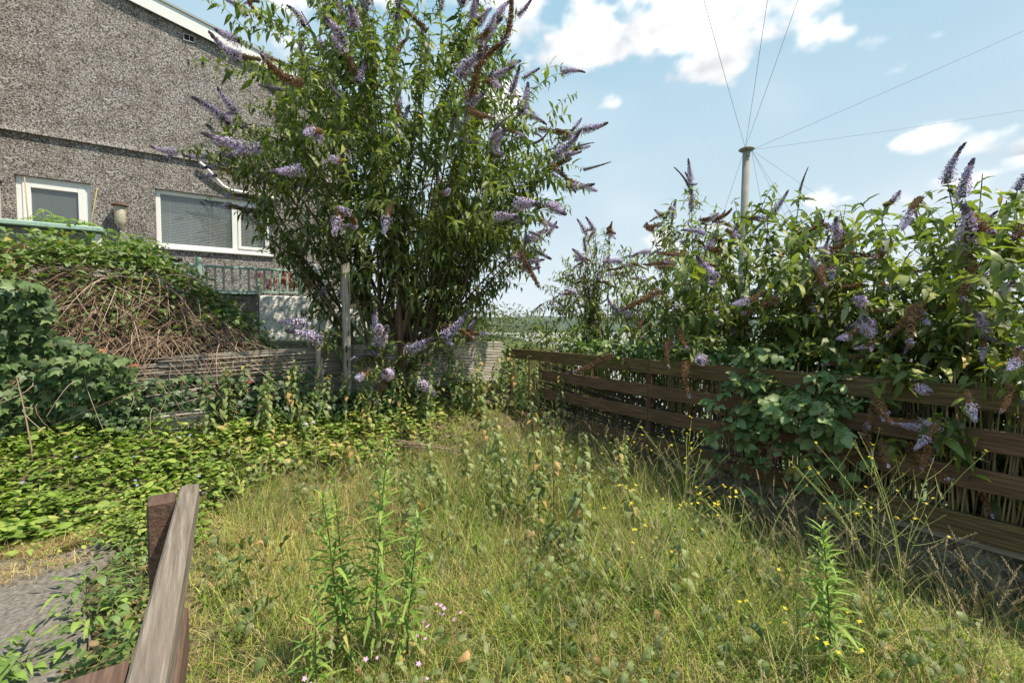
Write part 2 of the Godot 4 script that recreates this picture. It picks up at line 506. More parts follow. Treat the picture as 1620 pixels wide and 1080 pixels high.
# ---------------------------------------------------------------- ground
func sm(a: float, b: float, x: float) -> float:
	return smoothstep(a, b, x)

func H(u: float, v: float) -> float:
	var h := 0.0
	var garden := 0.5 * sm(4.25, 5.9, u) if v < 0.0 else lerpf(0.5 * sm(4.25, 5.9, u), 0.36 * sm(4.75, 5.6, u), sm(0.0, 1.6, v))
	garden += 0.05 * noise_b.get_noise_2d(u * 1.6, v * 1.6) * (1.0 if v > 0.0 or u > 4.4 else 0.3)
	if v < -0.1 and u < 4.5:
		garden += 0.06 * (1.0 - sm(4.2, 4.5, u))
	garden -= 0.24 * sm(2.9, 3.8, v) * sm(3.3, 1.6, u)
	h = garden
	if u > 5.95:
		var left := 0.62 + 0.65 * sm(6.05, 8.5, u)
		var right := 0.4 + 0.9 * sm(6.1, 9.5, u) - 1.6 * sm(12.0, 26.0, u)
		h = lerpf(left, right, sm(1.5, 3.6, v))
		h = lerpf(garden, h, sm(5.95, 6.1, u))
	if v > 4.25:
		var drop := -0.35 - 0.22 * (v - 4.25)
		h = lerpf(h, drop, sm(4.3, 4.9, v) * (1.0 - sm(6.5, 9.0, u) * (1.0 - sm(6.0, 12.0, v))))
	var far := maxf(maxf(u - 16.0, v - 14.0), maxf(-8.0 - u, -9.0 - v))
	if far > 0.0:
		h -= 26.0 * (1.0 - exp(-far / 90.0))
	return h

func ground() -> void:
	var us := PackedFloat32Array()
	var vs := PackedFloat32Array()
	for x in [-3000.0, -1200.0, -500.0, -200.0, -90.0, -45.0, -24.0, -14.0, -8.0, -4.0, -2.0, -1.0]: us.append(x)
	for i in 84: us.append(-0.5 + i * 0.14)
	for x in [11.5, 12.3, 13.5, 15.0, 17.0, 20.0, 25.0, 33.0, 45.0, 65.0, 100.0, 160.0, 260.0, 450.0, 800.0, 1500.0, 3200.0]: us.append(x)
	for x in [-3000.0, -1200.0, -500.0, -200.0, -90.0, -45.0, -24.0, -14.0, -9.0, -6.0, -4.5]: vs.append(x)
	for i in 84: vs.append(-3.8 + i * 0.12)
	for x in [6.6, 7.3, 8.2, 9.5, 11.0, 13.0, 16.0, 20.0, 26.0, 35.0, 50.0, 75.0, 120.0, 200.0, 400.0, 800.0, 1500.0, 3200.0]: vs.append(x)
	var st := soft_st()
	var fst := soft_st()
	for i in us.size() - 1:
		for j in vs.size() - 1:
			var a := V(us[i], vs[j], H(us[i], vs[j]))
			var b := V(us[i], vs[j + 1], H(us[i], vs[j + 1]))
			var c := V(us[i + 1], vs[j + 1], H(us[i + 1], vs[j + 1]))
			var d := V(us[i + 1], vs[j], H(us[i + 1], vs[j]))
			var away := us[i] > 8.4 or vs[j] > 4.5 or us[i] < -4.5 or vs[j] < -6.5
			quad(fst if away else st, a, b, c, d)
	struct(put("ground", done(st), M.soil))
	struct(put("countryside", done(fst), M.far_ground))
	# distant ridge across the valley
	var hs := soft_st()
	var prev := []
	for i in 61:
		var az := deg_to_rad(-40.0 + i * 3.0)
		var row := []
		for r in [[1500.0, -30.0], [1750.0, 6.0], [2050.0, 26.0], [2500.0, 30.0], [2900.0, -30.0]]:
			var hh: float = r[1] + (noise_a.get_noise_2d(i * 9.0, r[0] * 0.05) * 14.0 if r[1] > 0.0 else 0.0)
			row.append(Vector3(sin(az) * r[0], hh, -cos(az) * r[0]))
		if i > 0:
			for q in 4:
				quad(hs, prev[q], row[q], row[q + 1], prev[q + 1])
		prev = row
	struct(put("distant_hills", done(hs), M.far_hill))
	# concrete path left of the hand rail, its slab slightly uneven, with a broken far edge
	var ps := soft_st()
	var top := []
	for i in 32:
		var u := -0.6 + i * 0.155
		var row := []
		for j in 19:
			var v := -2.61 + j * 0.12
			var uu := u
			if i == 31:
				uu += noise_b.get_noise_2d(v * 3.0, 7.0) * 0.3
			row.append(V(uu, v + (0.12 * noise_b.get_noise_2d(u * 3.0, 3.0) if j == 18 else 0.0), 0.105 + 0.012 * noise_b.get_noise_2d(u * 3.0, v * 3.0)))
		top.append(row)
	for i in 31:
		for j in 18:
			quad(ps, top[i][j], top[i][j + 1], top[i + 1][j + 1], top[i + 1][j])
	for i in 31:
		var dn := Vector3(0, -0.3, 0)
		quad(ps, top[i][18], top[i][18] + dn, top[i + 1][18] + dn, top[i + 1][18])
	for j in 18:
		var dn := Vector3(0, -0.3, 0)
		quad(ps, top[31][j], top[31][j + 1], top[31][j + 1] + dn, top[31][j] + dn)
	struct(put("path", done(ps), M.concrete))

# ---------------------------------------------------------------- leaves
# items: [Transform3D, tone]; the 300 nearest become parts of their own, the rest one mass of the same thing
func leaf_set(parent: Node3D, items: Array, meshes: Array, mats: Array, cols: Array, limit := 300, one := "leaf", many := "leaves", all_mat: Material = null) -> void:
	var eye := EYE - parent.position
	var order := []
	for it in items:
		var xf: Transform3D = it[0]
		order.append([xf.origin.distance_to(eye) / maxf(0.05, xf.basis.y.length()), it])
	order.sort_custom(func(a, b): return a[0] < b[0])
	var n := mini(limit, order.size())
	for i in n:
		var it: Array = order[i][1]
		put(one, meshes[i % meshes.size()], mats[it[1]], parent, it[0])
	if order.size() <= n:
		return
	var rest := []
	for i in range(n, order.size()):
		var it: Array = order[i][1]
		var c: Color = cols[it[1]] * rf(0.78, 1.22)
		rest.append([it[0], c])
	scatter(many, meshes[0], all_mat if all_mat else M.foliage, rest, parent)

func scatter(called: String, mesh: Mesh, m: Material, items: Array, parent: Node = self) -> MultiMeshInstance3D:
	var mm := MultiMesh.new()
	mm.transform_format = MultiMesh.TRANSFORM_3D
	mm.use_colors = true
	mm.mesh = mesh
	mm.instance_count = items.size()
	for i in items.size():
		mm.set_instance_transform(i, items[i][0])
		var c: Color = items[i][1]
		c.a = 1.0
		mm.set_instance_color(i, c)
	var o := MultiMeshInstance3D.new()
	o.name = numbered(called, parent)
	o.multimesh = mm
	o.material_override = m
	o.set_meta("kind", "stuff")
	parent.add_child(o, true)
	return o

func tone_pick(weights: Array) -> int:
	var s := 0.0
	for w in weights: s += w
	var x := rng.randf() * s
	for i in weights.size():
		x -= weights[i]
		if x <= 0.0:
			return i
	return 0

# ---------------------------------------------------------------- plants
var bud_leaf := []
var broad_leaf := []
var spikes := {}

func plant_meshes() -> void:
	bud_leaf = [leaf_mesh(0.19, 0.052, "lance", 0.22, 0.9, 5), leaf_mesh(0.2, 0.06, "lance", 0.12, 1.3, 5, 0.5), leaf_mesh(0.18, 0.056, "lance", 0.35, 0.5, 5, -0.4)]
	broad_leaf = [leaf_mesh(0.18, 0.064, "ovate", 0.22, 0.9, 7, 0.3), leaf_mesh(0.2, 0.066, "lance", 0.12, 1.4, 7, -0.5), leaf_mesh(0.165, 0.066, "ovate", 0.35, 0.6, 7, 0.6)]
	for k in ["fresh", "bud", "half", "brown"]:
		spikes[k] = []
		for i in 3:
			var n := 420 if k != "brown" else 330
			spikes[k].append(spike_mesh(0.24 if k != "brown" else 0.27, 0.035 if k == "fresh" else (0.02 if k == "bud" else 0.027), n, k, rf(0.05, 0.45)))

func spike_xf(at: Vector3, dir: Vector3, size: float) -> Transform3D:
	return Transform3D(along(dir, Vector3(rf(-1, 1), rf(-1, 1), rf(-1, 1)).normalized()).scaled(Vector3.ONE * size), at)

# a butterfly bush: canes that arch from the stool to the given tips, side shoots with leaf pairs, flower spikes at the ends
func buddleia(at: Vector3, label: String, tips: Array, o: Dictionary) -> Node3D:
	var root := thing("buddleia_bush", at, label, "shrub", o.get("group", ""))
	var items := []
	var tw := soft_st()
	var flowers := []
	var size: float = o.get("leaf", 1.0)
	var spread: float = o.get("spread", 0.25)
	var gap: float = o.get("gap", 0.075)
	var tw_n := 0
	var weights: Array = o.get("tones", [3, 5, 5, 3, 1.2, 0.8, 0.12])
	var centre: Vector3 = o.get("centre", at + Vector3(0, 1.5, 0)) - at
	for tip_w in tips:
		var tip: Vector3 = tip_w - at
		var b := Vector3(rf(-spread, spread), -0.05, rf(-spread, spread))
		var len := b.distance_to(tip)
		var ctrl := b.lerp(tip, rf(0.38, 0.55)) + Vector3(0, len * rf(0.02, 0.16), 0)
		if o.has("arch"):
			ctrl = b.lerp(tip, 0.35) + Vector3(0, len * float(o.arch), 0)
		var pts := bez(b, ctrl, tip, 10)
		var st := soft_st()
		tube(st, pts, rf(0.012, 0.02) * o.get("thick", 1.0), 0.004, 5)
		put("stem", done(st), M.stem, root)
		var steps := int(len / gap)
		var t_from: float = o.get("bare", 0.3) * rf(0.7, 1.3)
		for s in steps:
			var t := float(s) / steps
			if t < t_from:
				continue
			var p := pts[0].lerp(ctrl, t).lerp(ctrl.lerp(tip, t), t)
			var tan := (ctrl - b).lerp(tip - ctrl, t).normalized()
			var side := along(tan, Vector3(rf(-1, 1), rf(-0.2, 1), rf(-1, 1)).normalized())
			var turn := rf(0, TAU)
			if rng.randf() < o.get("shoots", 0.55) and t < 0.97:
				# side shoot
				var outw := (p - centre).normalized()
				for k in 2:
					var sd := (side.x * cos(turn + PI * k) + side.z * sin(turn + PI * k))
					if rng.randf() < 0.35 or sd.dot(outw) < -0.55: continue
					var sl = rf(0.18, 0.5) * o.get("shoot_len", 1.0) * (1.15 - t * 0.6)
					var sdir := (sd * 0.8 + tan * 0.55 + outw * 0.35).normalized()
					var e = p + sdir * sl + Vector3(0, rf(-0.16, 0.02) * sl, 0)
					var c = p + sdir * sl * 0.5 + Vector3(0, 0.14 * sl, 0)
					var sp := bez(p, c, e, 4)
					tube(tw, sp, 0.0038, 0.0018, 3)
					tw_n += 1
					var m := maxi(2, int(sl / 0.062))
					for q in m:
						var tq := (q + 0.6) / m
						_leaf_pair(items, p.lerp(c, tq).lerp(c.lerp(e, tq), tq), (c - p).lerp(e - c, tq).normalized(), q * PI * 0.5 + turn, size * lerpf(1.0, 0.5, tq * tq), weights)
					if rng.randf() < o.get("bloom", 0.2) * (0.4 + 0.9 * t):
						flowers.append([e, ((e - c).normalized() + outw * 0.3).normalized(), rf(0.55, 0.95)])
			_leaf_pair(items, p, tan, turn, size * lerpf(1.05, 0.6, t * t), weights)
		var fdir := (tip - ctrl).normalized()
		if rng.randf() < o.get("tip_bloom", 0.85):
			flowers.append([tip, fdir, rf(0.85, 1.35) if tip.distance_to(EYE - at) > 4.3 else rf(0.7, 0.95)])
			for k in 2:
				if rng.randf() < 0.45:
					var sdv := along(fdir).x.rotated(fdir, rf(0, TAU))
					flowers.append([tip - fdir * 0.06, (fdir + sdv * 0.8).normalized(), rf(0.5, 0.9)])
	# leafy shoots all round the crown
	if o.has("shell"):
		var sh: Dictionary = o.shell
		var yb := Basis(Vector3.UP, float(sh.yaw))
		for i in int(sh.n):
			var d := Vector3(rng.randfn(), rng.randfn(), rng.randfn()).normalized()
			if d.y < sh.low or (o.has("clear_left") and d.y < -0.12 and d.x < -0.3): continue
			var lump: float = 1.0 + 0.3 * noise_b.get_noise_3d(d.x * 4.0 + at.x, d.y * 4.0, d.z * 4.0 + at.z)
			var r := rf(0.5, 0.98) * lump * (1.0 - 0.3 * sm(-0.3, -0.75, d.y))
			var p: Vector3 = sh.centre - at + yb * (d * sh.half * r)
			var outw: Vector3 = (yb * (d * Vector3(1, 0.7, 1))).normalized()
			var sdir := (outw + Vector3(rf(-0.6, 0.6), rf(-0.25, 0.55), rf(-0.6, 0.6))).normalized()
			var sl := rf(0.3, 0.65) * float(o.get("shoot_len", 1.0))
			var e := p + sdir * sl + Vector3(0, -0.22 * sl, 0)
			var c := p + sdir * sl * 0.55 + Vector3(0, 0.1 * sl, 0)
			tube(tw, bez(p, c, e, 4), 0.0045, 0.002, 3)
			tw_n += 1
			var m := maxi(3, int(sl / 0.07))
			for q in m:
				var tq := (q + 0.4) / m
				_leaf_pair(items, p.lerp(c, tq).lerp(c.lerp(e, tq), tq), (c - p).lerp(e - c, tq).normalized(), q * PI * 0.5 + r * 40.0, size * lerpf(1.05, 0.55, tq * tq), weights)
			if r > 0.72 and rng.randf() < float(sh.bloom):
				flowers.append([e, (outw + Vector3(rf(-0.3, 0.3), rf(-0.35, 0.25), rf(-0.3, 0.3))).normalized(), rf(0.75, 1.25)])
	if tw_n > 0:
		put("twigs", done(tw), M.greenstem, root).set_meta("kind", "stuff")
	leaf_set(root, items, o.get("meshes", bud_leaf), M.bud, M.bud_col, 300, "leaf", "leaves", M.bud_all)
	flowers.append_array(o.get("extra", []).map(func(f): return [f[0] - at, f[1], f[2], f[3]]))
	var toward := (EYE - centre - at).normalized()
	while flowers.size() > int(o.get("most", 290)):
		var pick := rng.randi() % flowers.size()
		if (flowers[pick][0] - centre).dot(toward) < -0.2 or rng.randf() < 0.25:
			flowers.remove_at(pick)
	var eye := EYE - at
	flowers.sort_custom(func(a, b): return a[0].distance_to(eye) / a[2] < b[0].distance_to(eye) / b[2])
	var mix: Array = o.get("kinds", [4, 2, 2.5, 2])
	for i in mini(flowers.size(), int(o.get("most", 290))):
		var f: Array = flowers[i]
		var kind: String = f[3] if f.size() > 3 else ["fresh", "bud", "half", "brown"][tone_pick(mix)]
		var d: Vector3 = f[1]
		if o.has("arch") and f.size() == 3:
			d = (d * Vector3(1.0, 0.55, 1.0) + Vector3(-0.35, 0.0, 0.2)).normalized()
		if kind == "brown" or kind == "half":
			d = (d + Vector3(0, o.get("sag", -0.35), 0)).normalized()
		var fx := spike_xf(f[0], d, f[2] * o.get("spike", 1.0) * (1.25 if kind == "brown" else 1.0))
		fx.basis = fx.basis * Basis.from_scale(Vector3(o.get("plump", 1.0), 1.0, o.get("plump", 1.0)))
		put("flower_spike", spikes[kind][rng.randi() % 3], M.flower, root, fx)
	return root

func _leaf_pair(items: Array, p: Vector3, tan: Vector3, turn: float, size: float, weights: Array) -> void:
	var side := along(tan)
	for k in 2:
		var s := side.x * cos(turn + PI * k) + side.z * sin(turn + PI * k)
		var d := (s + tan * rf(0.1, 0.6) + Vector3(0, rf(-0.55, 0.1), 0)).normalized()
		var up := (Vector3.UP + Vector3(rf(-0.5, 0.5), 0, rf(-0.5, 0.5))).normalized()
		var sc := size * rf(0.5, 1.25)
		if rng.randf() < 0.06: continue
		var tn := tone_pick(weights)
		var clump := noise_b.get_noise_3dv(p * 2.2)
		if tn < 4: tn = clampi(tn + (1 if clump > 0.12 else (-1 if clump < -0.12 else 0)), 0, 3)
		items.append([Transform3D(along(d, up).scaled(Vector3(sc * rf(0.8, 1.2), sc, sc)), p), tn])

# tips spread through an egg-shaped crown
func crown_tips(n: int, centre: Vector3, half: Vector3, yaw: float, low_cut: float, inner: float, clear_left := false) -> Array:
	var o := []
	var b := Basis(Vector3.UP, yaw)
	while o.size() < n:
		var d := Vector3(rng.randfn(), rng.randfn(), rng.randfn()).normalized()
		if d.y < low_cut or (clear_left and d.y < -0.1 and d.x < -0.15):
			continue
		var r := rf(0.82, 1.06) if rng.randf() > inner else rf(0.35, 0.85)
		r *= 1.0 + 0.22 * noise_b.get_noise_3d(d.x * 2.0 + centre.x, d.y * 2.0, d.z * 2.0)
		o.append(centre + b * (d * half * r))
	return o

# upright weed with drooping opposite leaves
func weed(called: String, at: Vector3, height: float, lean: Vector3, label: String, category: String, o := {}) -> Node3D:
	var root := thing(called, at, label, category, o.get("group", ""))
	var tip := Vector3(0, height, 0) + lean
	var ctrl := Vector3(lean.x * 0.15, height * 0.55, lean.z * 0.15)
	var st := soft_st()
	tube(st, bez(Vector3(0, -0.04, 0), ctrl, tip, 8), o.get("thick", 0.0045), 0.0018, 5)
	put("stem", done(st), o.get("stem", M.redstem), root)
	var gap: float = o.get("gap", 0.06)
	var n := int(height / gap)
	var meshes: Array = o.get("meshes", nettle_leaf)
	var weights: Array = o.get("tones", [3, 4, 3, 0.7, 0.3])
	var mats: Array = o.get("mats", M.weed)
	for i in n:
		var t := (i + 0.5) / n
		if t < o.get("bare", 0.3): continue
		var p := Vector3(0, -0.04, 0).lerp(ctrl, t).lerp(ctrl.lerp(tip, t), t)
		for k in 2:
			if rng.randf() < o.get("miss", 0.12): continue
			var a := i * PI * 0.5 + PI * k + rf(-0.4, 0.4)
			var d := Vector3(cos(a), rf(-0.35, 0.35), sin(a)).normalized()
			var s = rf(0.75, 1.2) * lerpf(1.1, 0.45, pow(t, 3.0)) * o.get("leaf", 1.0)
			put("leaf", meshes[rng.randi() % meshes.size()], mats[tone_pick(weights)], root, Transform3D(along(d).scaled(Vector3.ONE * s), p))
	if o.get("head", true):
		var hs := soft_st()
		for i in 26:
			var t := i / 26.0
			var a := i * 2.4
			leaf_into(hs, Transform3D(along(Vector3(cos(a), 0.7, sin(a)).normalized()), tip - Vector3(0, 0.12 * (1.0 - t), 0)), rf(0.014, 0.03), 0.008, "lance", 0.2, 0.4, 2, Color(0.2, 0.24, 0.1), Color(0.17, 0.2, 0.08))
		put("flower_head", done(hs), M.vary, root)
	return root

var nettle_leaf := []
var strap_leaf := []
var ivy_leaf := []
var bramble := []
var small_leaf := []

func more_meshes() -> void:
	nettle_leaf = [leaf_mesh(0.078, 0.04, "ovate", 0.25, 1.3, 5, 0.2, 0.018), leaf_mesh(0.085, 0.038, "ovate", 0.35, 1.7, 5, -0.3, 0.016), leaf_mesh(0.066, 0.036, "ovate", 0.15, 0.9, 5, 0.0, 0.02)]
	strap_leaf = [leaf_mesh(0.135, 0.021, "lance", 0.3, 0.8, 5), leaf_mesh(0.145, 0.019, "lance", 0.2, 1.2, 5, 0.6), leaf_mesh(0.125, 0.022, "lance", 0.4, 0.4, 5)]
	var ivy := [[0, 1.0], [18, 0.62], [40, 0.5], [62, 0.82], [84, 0.5], [110, 0.55], [140, 0.62], [180, 0.36], [-140, 0.62], [-110, 0.55], [-84, 0.5], [-62, 0.82], [-40, 0.5], [-18, 0.62]]
	ivy_leaf = [lobed_leaf(0.066, ivy, 0.5, 0.02), lobed_leaf(0.058, ivy, 0.9, 0.02), lobed_leaf(0.06, ivy, 0.1, 0.03)]
	bramble = [bramble_leaf(0.115), bramble_leaf(0.105), bramble_leaf(0.12)]
	var rnd := [[0, 0.62], [30, 0.56], [65, 0.5], [100, 0.5], [140, 0.46], [180, 0.42], [-140, 0.46], [-100, 0.5], [-65, 0.5], [-30, 0.56]]
	small_leaf = [lobed_leaf(0.05, rnd, 0.6, 0.012), leaf_mesh(0.055, 0.026, "ovate", 0.2, 0.6, 4), lobed_leaf(0.04, rnd, 0.2, 0.02)]

# grass
func tuft(n: int, spread: float, lo: float, hi: float, lean: float, width: float, greens: Array) -> ArrayMesh:
	var st := soft_st()
	for i in n:
		var a := rf(0, TAU)
		var base := Vector3(rf(-spread, spread), -0.02, rf(-spread, spread))
		var len := rf(lo, hi)
		var bend := rf(0.25, 1.0) * lean
		var dir := Vector3(cos(a), 0, sin(a))
		var side := Vector3(-dir.z, 0, dir.x)
		var c: Color = greens[rng.randi() % greens.size()] * rf(0.5, 1.45)
		c.a = 1.0
		var prev := base
		var pw := width * rf(0.7, 1.2)
		var ang := rf(0.0, 0.35) * lean
		var segs := 4
		var kink := rng.randi() % 9
		for s in segs:
			var t := float(s + 1) / segs
			if s == kink:
				ang += rf(0.3, 1.1)
				dir = dir.rotated(Vector3.UP, rf(-0.7, 0.7))
			ang += bend * 0.75 / segs * (0.6 + t)
			var p := prev + (dir * sin(ang) + Vector3.UP * cos(ang)) * (len / segs)
			p.y = maxf(p.y, 0.01 + 0.02 * rng.randf())
			var w := pw * (1.0 - t * 0.9)
			var w0 := pw * (1.0 - float(s) / segs * 0.9)
			_cv(st, prev - side * w0 * 0.5, c); _cv(st, p + side * w * 0.5, c); _cv(st, prev + side * w0 * 0.5, c)
			if s < segs - 1:
				_cv(st, prev - side * w0 * 0.5, c); _cv(st, p - side * w * 0.5, c); _cv(st, p + side * w * 0.5, c)
			prev = p
	return done(st)

# flowering grass stems with narrow seed heads
func seed_tuft(n: int, lo: float, hi: float, lean: float) -> ArrayMesh:
	var st := soft_st()
	for i in n:
		var a := rf(0, TAU)
		var len := rf(lo, hi)
		var out := Vector3(cos(a), 0, sin(a)) * len * rf(0.15, 0.7) * lean
		var b := Vector3(rf(-0.05, 0.05), -0.02, rf(-0.05, 0.05))
		var tip := b + out + Vector3(0, len * rf(0.75, 1.0), 0)
		var c := Color(0.36, 0.3, 0.16) * rf(0.7, 1.2)
		c.a = 1.0
		st.set_color(c)
		var ctrl := b + Vector3(0, len * 0.6, 0) + out * 0.25
		tube(st, bez(b, ctrl, tip, 5), 0.0013, 0.0008, 3)
		var d := (tip - ctrl).normalized()
		for k in 14:
			var t := k / 14.0
			var aa := k * 2.4
			var cc := Color(0.4, 0.31, 0.17) * rf(0.7, 1.25)
			cc.a = 1.0
			leaf_into(st, Transform3D(along((d + Vector3(cos(aa), 0, sin(aa)) * 0.45).normalized()), tip - d * 0.09 * (1.0 - t)), rf(0.012, 0.02), 0.0035, "lance", 0.2, 0.2, 2, cc, cc)
	return done(st)

# ---------------------------------------------------------------- house and terrace
func house() -> void:
	var U := 10.9
	var hs := thing("rendered_house", V(U, 0, 1.6), "grey pebbledashed house gable with white roof edge and two white windows", "house")
	var o := Vector3(0, -1.6, U)           # world -> local
	var P := func(u: float, v: float, h: float) -> Vector3: return V(u, v, h) + o
	var top := func(v: float) -> float: return 7.19 - 0.24 * v
	# lower wall round two openings, 0.3 thick
	var w1 := [-2.30, -1.37, 2.86, 4.02]
	var w2 := [-0.48, 1.46, 3.02, 4.09]
	var st := flat_st()
	var add := func(v0: float, v1: float, h0: float, h1: float) -> void: add_box(st, P.call(U, v0, h0), P.call(U + 0.3, v1, h1), 0.001)
	add.call(-2.458, w1[0], 1.2, 4.72); add.call(w1[1], w2[0], 1.2, 4.72); add.call(w2[1], 3.1, 1.2, 4.72)
	add.call(w1[0], w1[1], 1.2, w1[2]); add.call(w1[0], w1[1], w1[3], 4.72)
	add.call(w2[0], w2[1], 1.2, w2[2]); add.call(w2[0], w2[1], w2[3], 4.72)
	put("wall", done(st), M.dash, hs)
	# upper wall: a gable that oversails the lower one by 4 cm, with a drip edge
	var g := flat_st()
	var f := U - 0.03
	var bk := U + 0.3
	var q := [[-2.427, 4.72], [3.1, 4.72], [3.1, top.call(3.1) - 0.02], [-2.427, top.call(-2.427) - 0.02]]
	quad(g, P.call(f, q[0][0], q[0][1]), P.call(f, q[1][0], q[1][1]), P.call(f, q[2][0], q[2][1]), P.call(f, q[3][0], q[3][1]))
	quad(g, P.call(bk, q[1][0], q[1][1]), P.call(bk, q[0][0], q[0][1]), P.call(bk, q[3][0], q[3][1]), P.call(bk, q[2][0], q[2][1]))
	for k in 4:
		var a: Array = q[k]; var b: Array = q[(k + 1) % 4]
		quad(g, P.call(bk, a[0], a[1]), P.call(bk, b[0], b[1]), P.call(f, b[0], b[1]), P.call(f, a[0], a[1]))
	put("gable", done(g), M.dash, hs)
	var dr := flat_st()
	quad(dr, P.call(U - 0.05, -2.42, 4.705), P.call(U - 0.05, 3.1, 4.705), P.call(f - 0.001, 3.1, 4.79), P.call(f - 0.001, -2.42, 4.79))
	quad(dr, P.call(U - 0.003, -2.42, 4.705), P.call(U - 0.003, 3.1, 4.705), P.call(U - 0.05, 3.1, 4.705), P.call(U - 0.05, -2.42, 4.705))
	put("drip_edge", done(dr), M.dash, hs)
	# side and back walls, so that the house is closed
	var sd := flat_st()
	add_box(sd, P.call(U + 0.31, 2.8, 1.2), P.call(U + 8.0, 3.1, 6.35), 0.001)
	add_box(sd, P.call(U + 7.7, -6.0, 1.2), P.call(U + 8.0, 2.79, 6.35), 0.001)
	put("side_wall", done(sd), M.dash, hs)
	# projecting wing at the left whose flank catches the sun
	var wg := flat_st()
	add_box(wg, P.call(U - 0.9, -6.0, 3.87), P.call(U + 0.29, -2.43, 7.9), 0.001)
	put("wing", done(wg), M.dash, hs)
	var wl := flat_st()
	add_box(wl, P.call(U - 0.86, -6.0, 1.2), P.call(U + 0.29, -2.46, 3.86), 0.001)
	put("wing_base", done(wl), M.render_pale, hs)
	# roof verge
	var vb := flat_st()
	var sl := func(st2: SurfaceTool, u0: float, u1: float, d0: float, d1: float, va: float, vz: float) -> void:
		var c := []
		for uu in [u0, u1]:
			for vv in [va, vz]:
				for dd in [d0, d1]:
					c.append(P.call(uu, vv, top.call(vv) + dd))
		var mid := Vector3.ZERO
		for p in c: mid += p / 8.0
		for fc in [[0, 1, 3, 2], [4, 5, 7, 6], [0, 1, 5, 4], [2, 3, 7, 6], [0, 2, 6, 4], [1, 3, 7, 5]]:
			out_tri(st2, c[fc[0]], c[fc[1]], c[fc[2]], mid); out_tri(st2, c[fc[0]], c[fc[2]], c[fc[3]], mid)
	sl.call(vb, U - 0.115, U - 0.09, -0.06, 0.2, -6.0, 3.5)
	put("fascia", done(vb), M.white_paint, hs)
	var sf := flat_st()
	sl.call(sf, U - 0.089, U - 0.035, -0.015, 0.0, -6.0, 3.5)
	put("soffit", done(sf), M.white_paint, hs)
	var cp := flat_st()
	sl.call(cp, U - 0.14, U - 0.06, 0.203, 0.245, -6.0, 3.55)
	put("verge_capping", done(cp), M.galv, hs)
	var rf_ := flat_st()
	sl.call(rf_, U - 0.055, U + 8.2, 0.2, 0.26, -6.0, 3.6)
	put("roof", done(rf_), M.slate, hs)
	var vt := flat_st()
	add_box(vt, P.call(f - 0.012, 0.03, 6.93), P.call(f - 0.002, 0.19, 7.03), 0.002)
	var vent := put("vent", done(vt), M.dark, hs)
	var vs := flat_st()
	for k in [[0.02, 6.915, 0.2, 6.93], [0.02, 7.03, 0.2, 7.045], [0.02, 6.93, 0.035, 7.03], [0.11, 6.93, 0.122, 7.03], [0.185, 6.93, 0.2, 7.03]]:
		add_box(vs, P.call(f - 0.022, k[0], k[1]), P.call(f - 0.003, k[2], k[3]), 0.001)
	put("vent_frame", done(vs), M.galv, vent)
	# windows
	for wi in 2:
		var w: Array = w1 if wi == 0 else w2
		var fr := flat_st()
		var fu := U + 0.06
		var bar := func(v0: float, v1: float, h0: float, h1: float, u0: float, u1: float) -> void: add_box(fr, P.call(u0, v0, h0), P.call(u1, v1, h1), 0.006)
		var e := 0.075
		bar.call(w[0], w[0] + e, w[2], w[3], fu, fu + 0.07); bar.call(w[1] - e, w[1], w[2], w[3], fu, fu + 0.07)
		bar.call(w[0] + e, w[1] - e, w[3] - e, w[3], fu, fu + 0.07); bar.call(w[0] + e, w[1] - e, w[2], w[2] + e, fu, fu + 0.07)
		var lights := []
		if wi == 0:
			# opening casement inside the frame
			bar.call(w[0] + e, w[0] + e + 0.1, w[2] + e, w[3] - e, fu - 0.015, fu + 0.05); bar.call(w[1] - e - 0.1, w[1] - e, w[2] + e, w[3] - e, fu - 0.015, fu + 0.05)
			bar.call(w[0] + e + 0.1, w[1] - e - 0.1, w[3] - e - 0.1, w[3] - e, fu - 0.015, fu + 0.05); bar.call(w[0] + e + 0.1, w[1] - e - 0.1, w[2] + e, w[2] + e + 0.1, fu - 0.015, fu + 0.05)
			lights = [[w[0] + e + 0.1, w[1] - e - 0.1, w[2] + e + 0.1, w[3] - e - 0.1]]
		else:
			bar.call(0.74, 0.84, w[2] + e, w[3] - e, fu, fu + 0.07)
			bar.call(0.84, 0.895, w[2] + e, w[3] - e, fu - 0.015, fu + 0.05); bar.call(w[1] - e - 0.055, w[1] - e, w[2] + e, w[3] - e, fu - 0.015, fu + 0.05)
			bar.call(0.895, w[1] - e - 0.055, w[3] - e - 0.055, w[3] - e, fu - 0.015, fu + 0.05); bar.call(0.895, w[1] - e - 0.055, w[2] + e, w[2] + e + 0.055, fu - 0.015, fu + 0.05)
			lights = [[w[0] + e, 0.74, w[2] + e, w[3] - e], [0.895, w[1] - e - 0.055, w[2] + e + 0.055, w[3] - e - 0.055]]
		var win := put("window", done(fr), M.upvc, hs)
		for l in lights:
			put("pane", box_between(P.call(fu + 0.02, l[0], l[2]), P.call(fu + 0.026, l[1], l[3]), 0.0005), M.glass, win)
			if wi == 1:
				var bl := flat_st()
				var nb := int((l[3] - l[2]) / 0.03)
				for k in nb:
					var hh: float = l[2] + 0.02 + (l[3] - l[2] - 0.03) * k / nb
					var xf := Transform3D(Basis(Vector3.RIGHT, 0.45), P.call(fu + 0.115, (l[0] + l[1]) / 2.0, hh))
					cbox(bl, xf, Vector3(l[1] - l[0] - 0.01, 0.0012, 0.024), 0.0004)
				for c in [0.12, 0.4, 0.68, 0.93]:
					add_box(bl, P.call(fu + 0.1, lerpf(l[0], l[1], c) - 0.002, l[2]), P.call(fu + 0.103, lerpf(l[0], l[1], c) + 0.002, l[3]), 0.0005)
				put("blind", done(bl), M.blind, win)
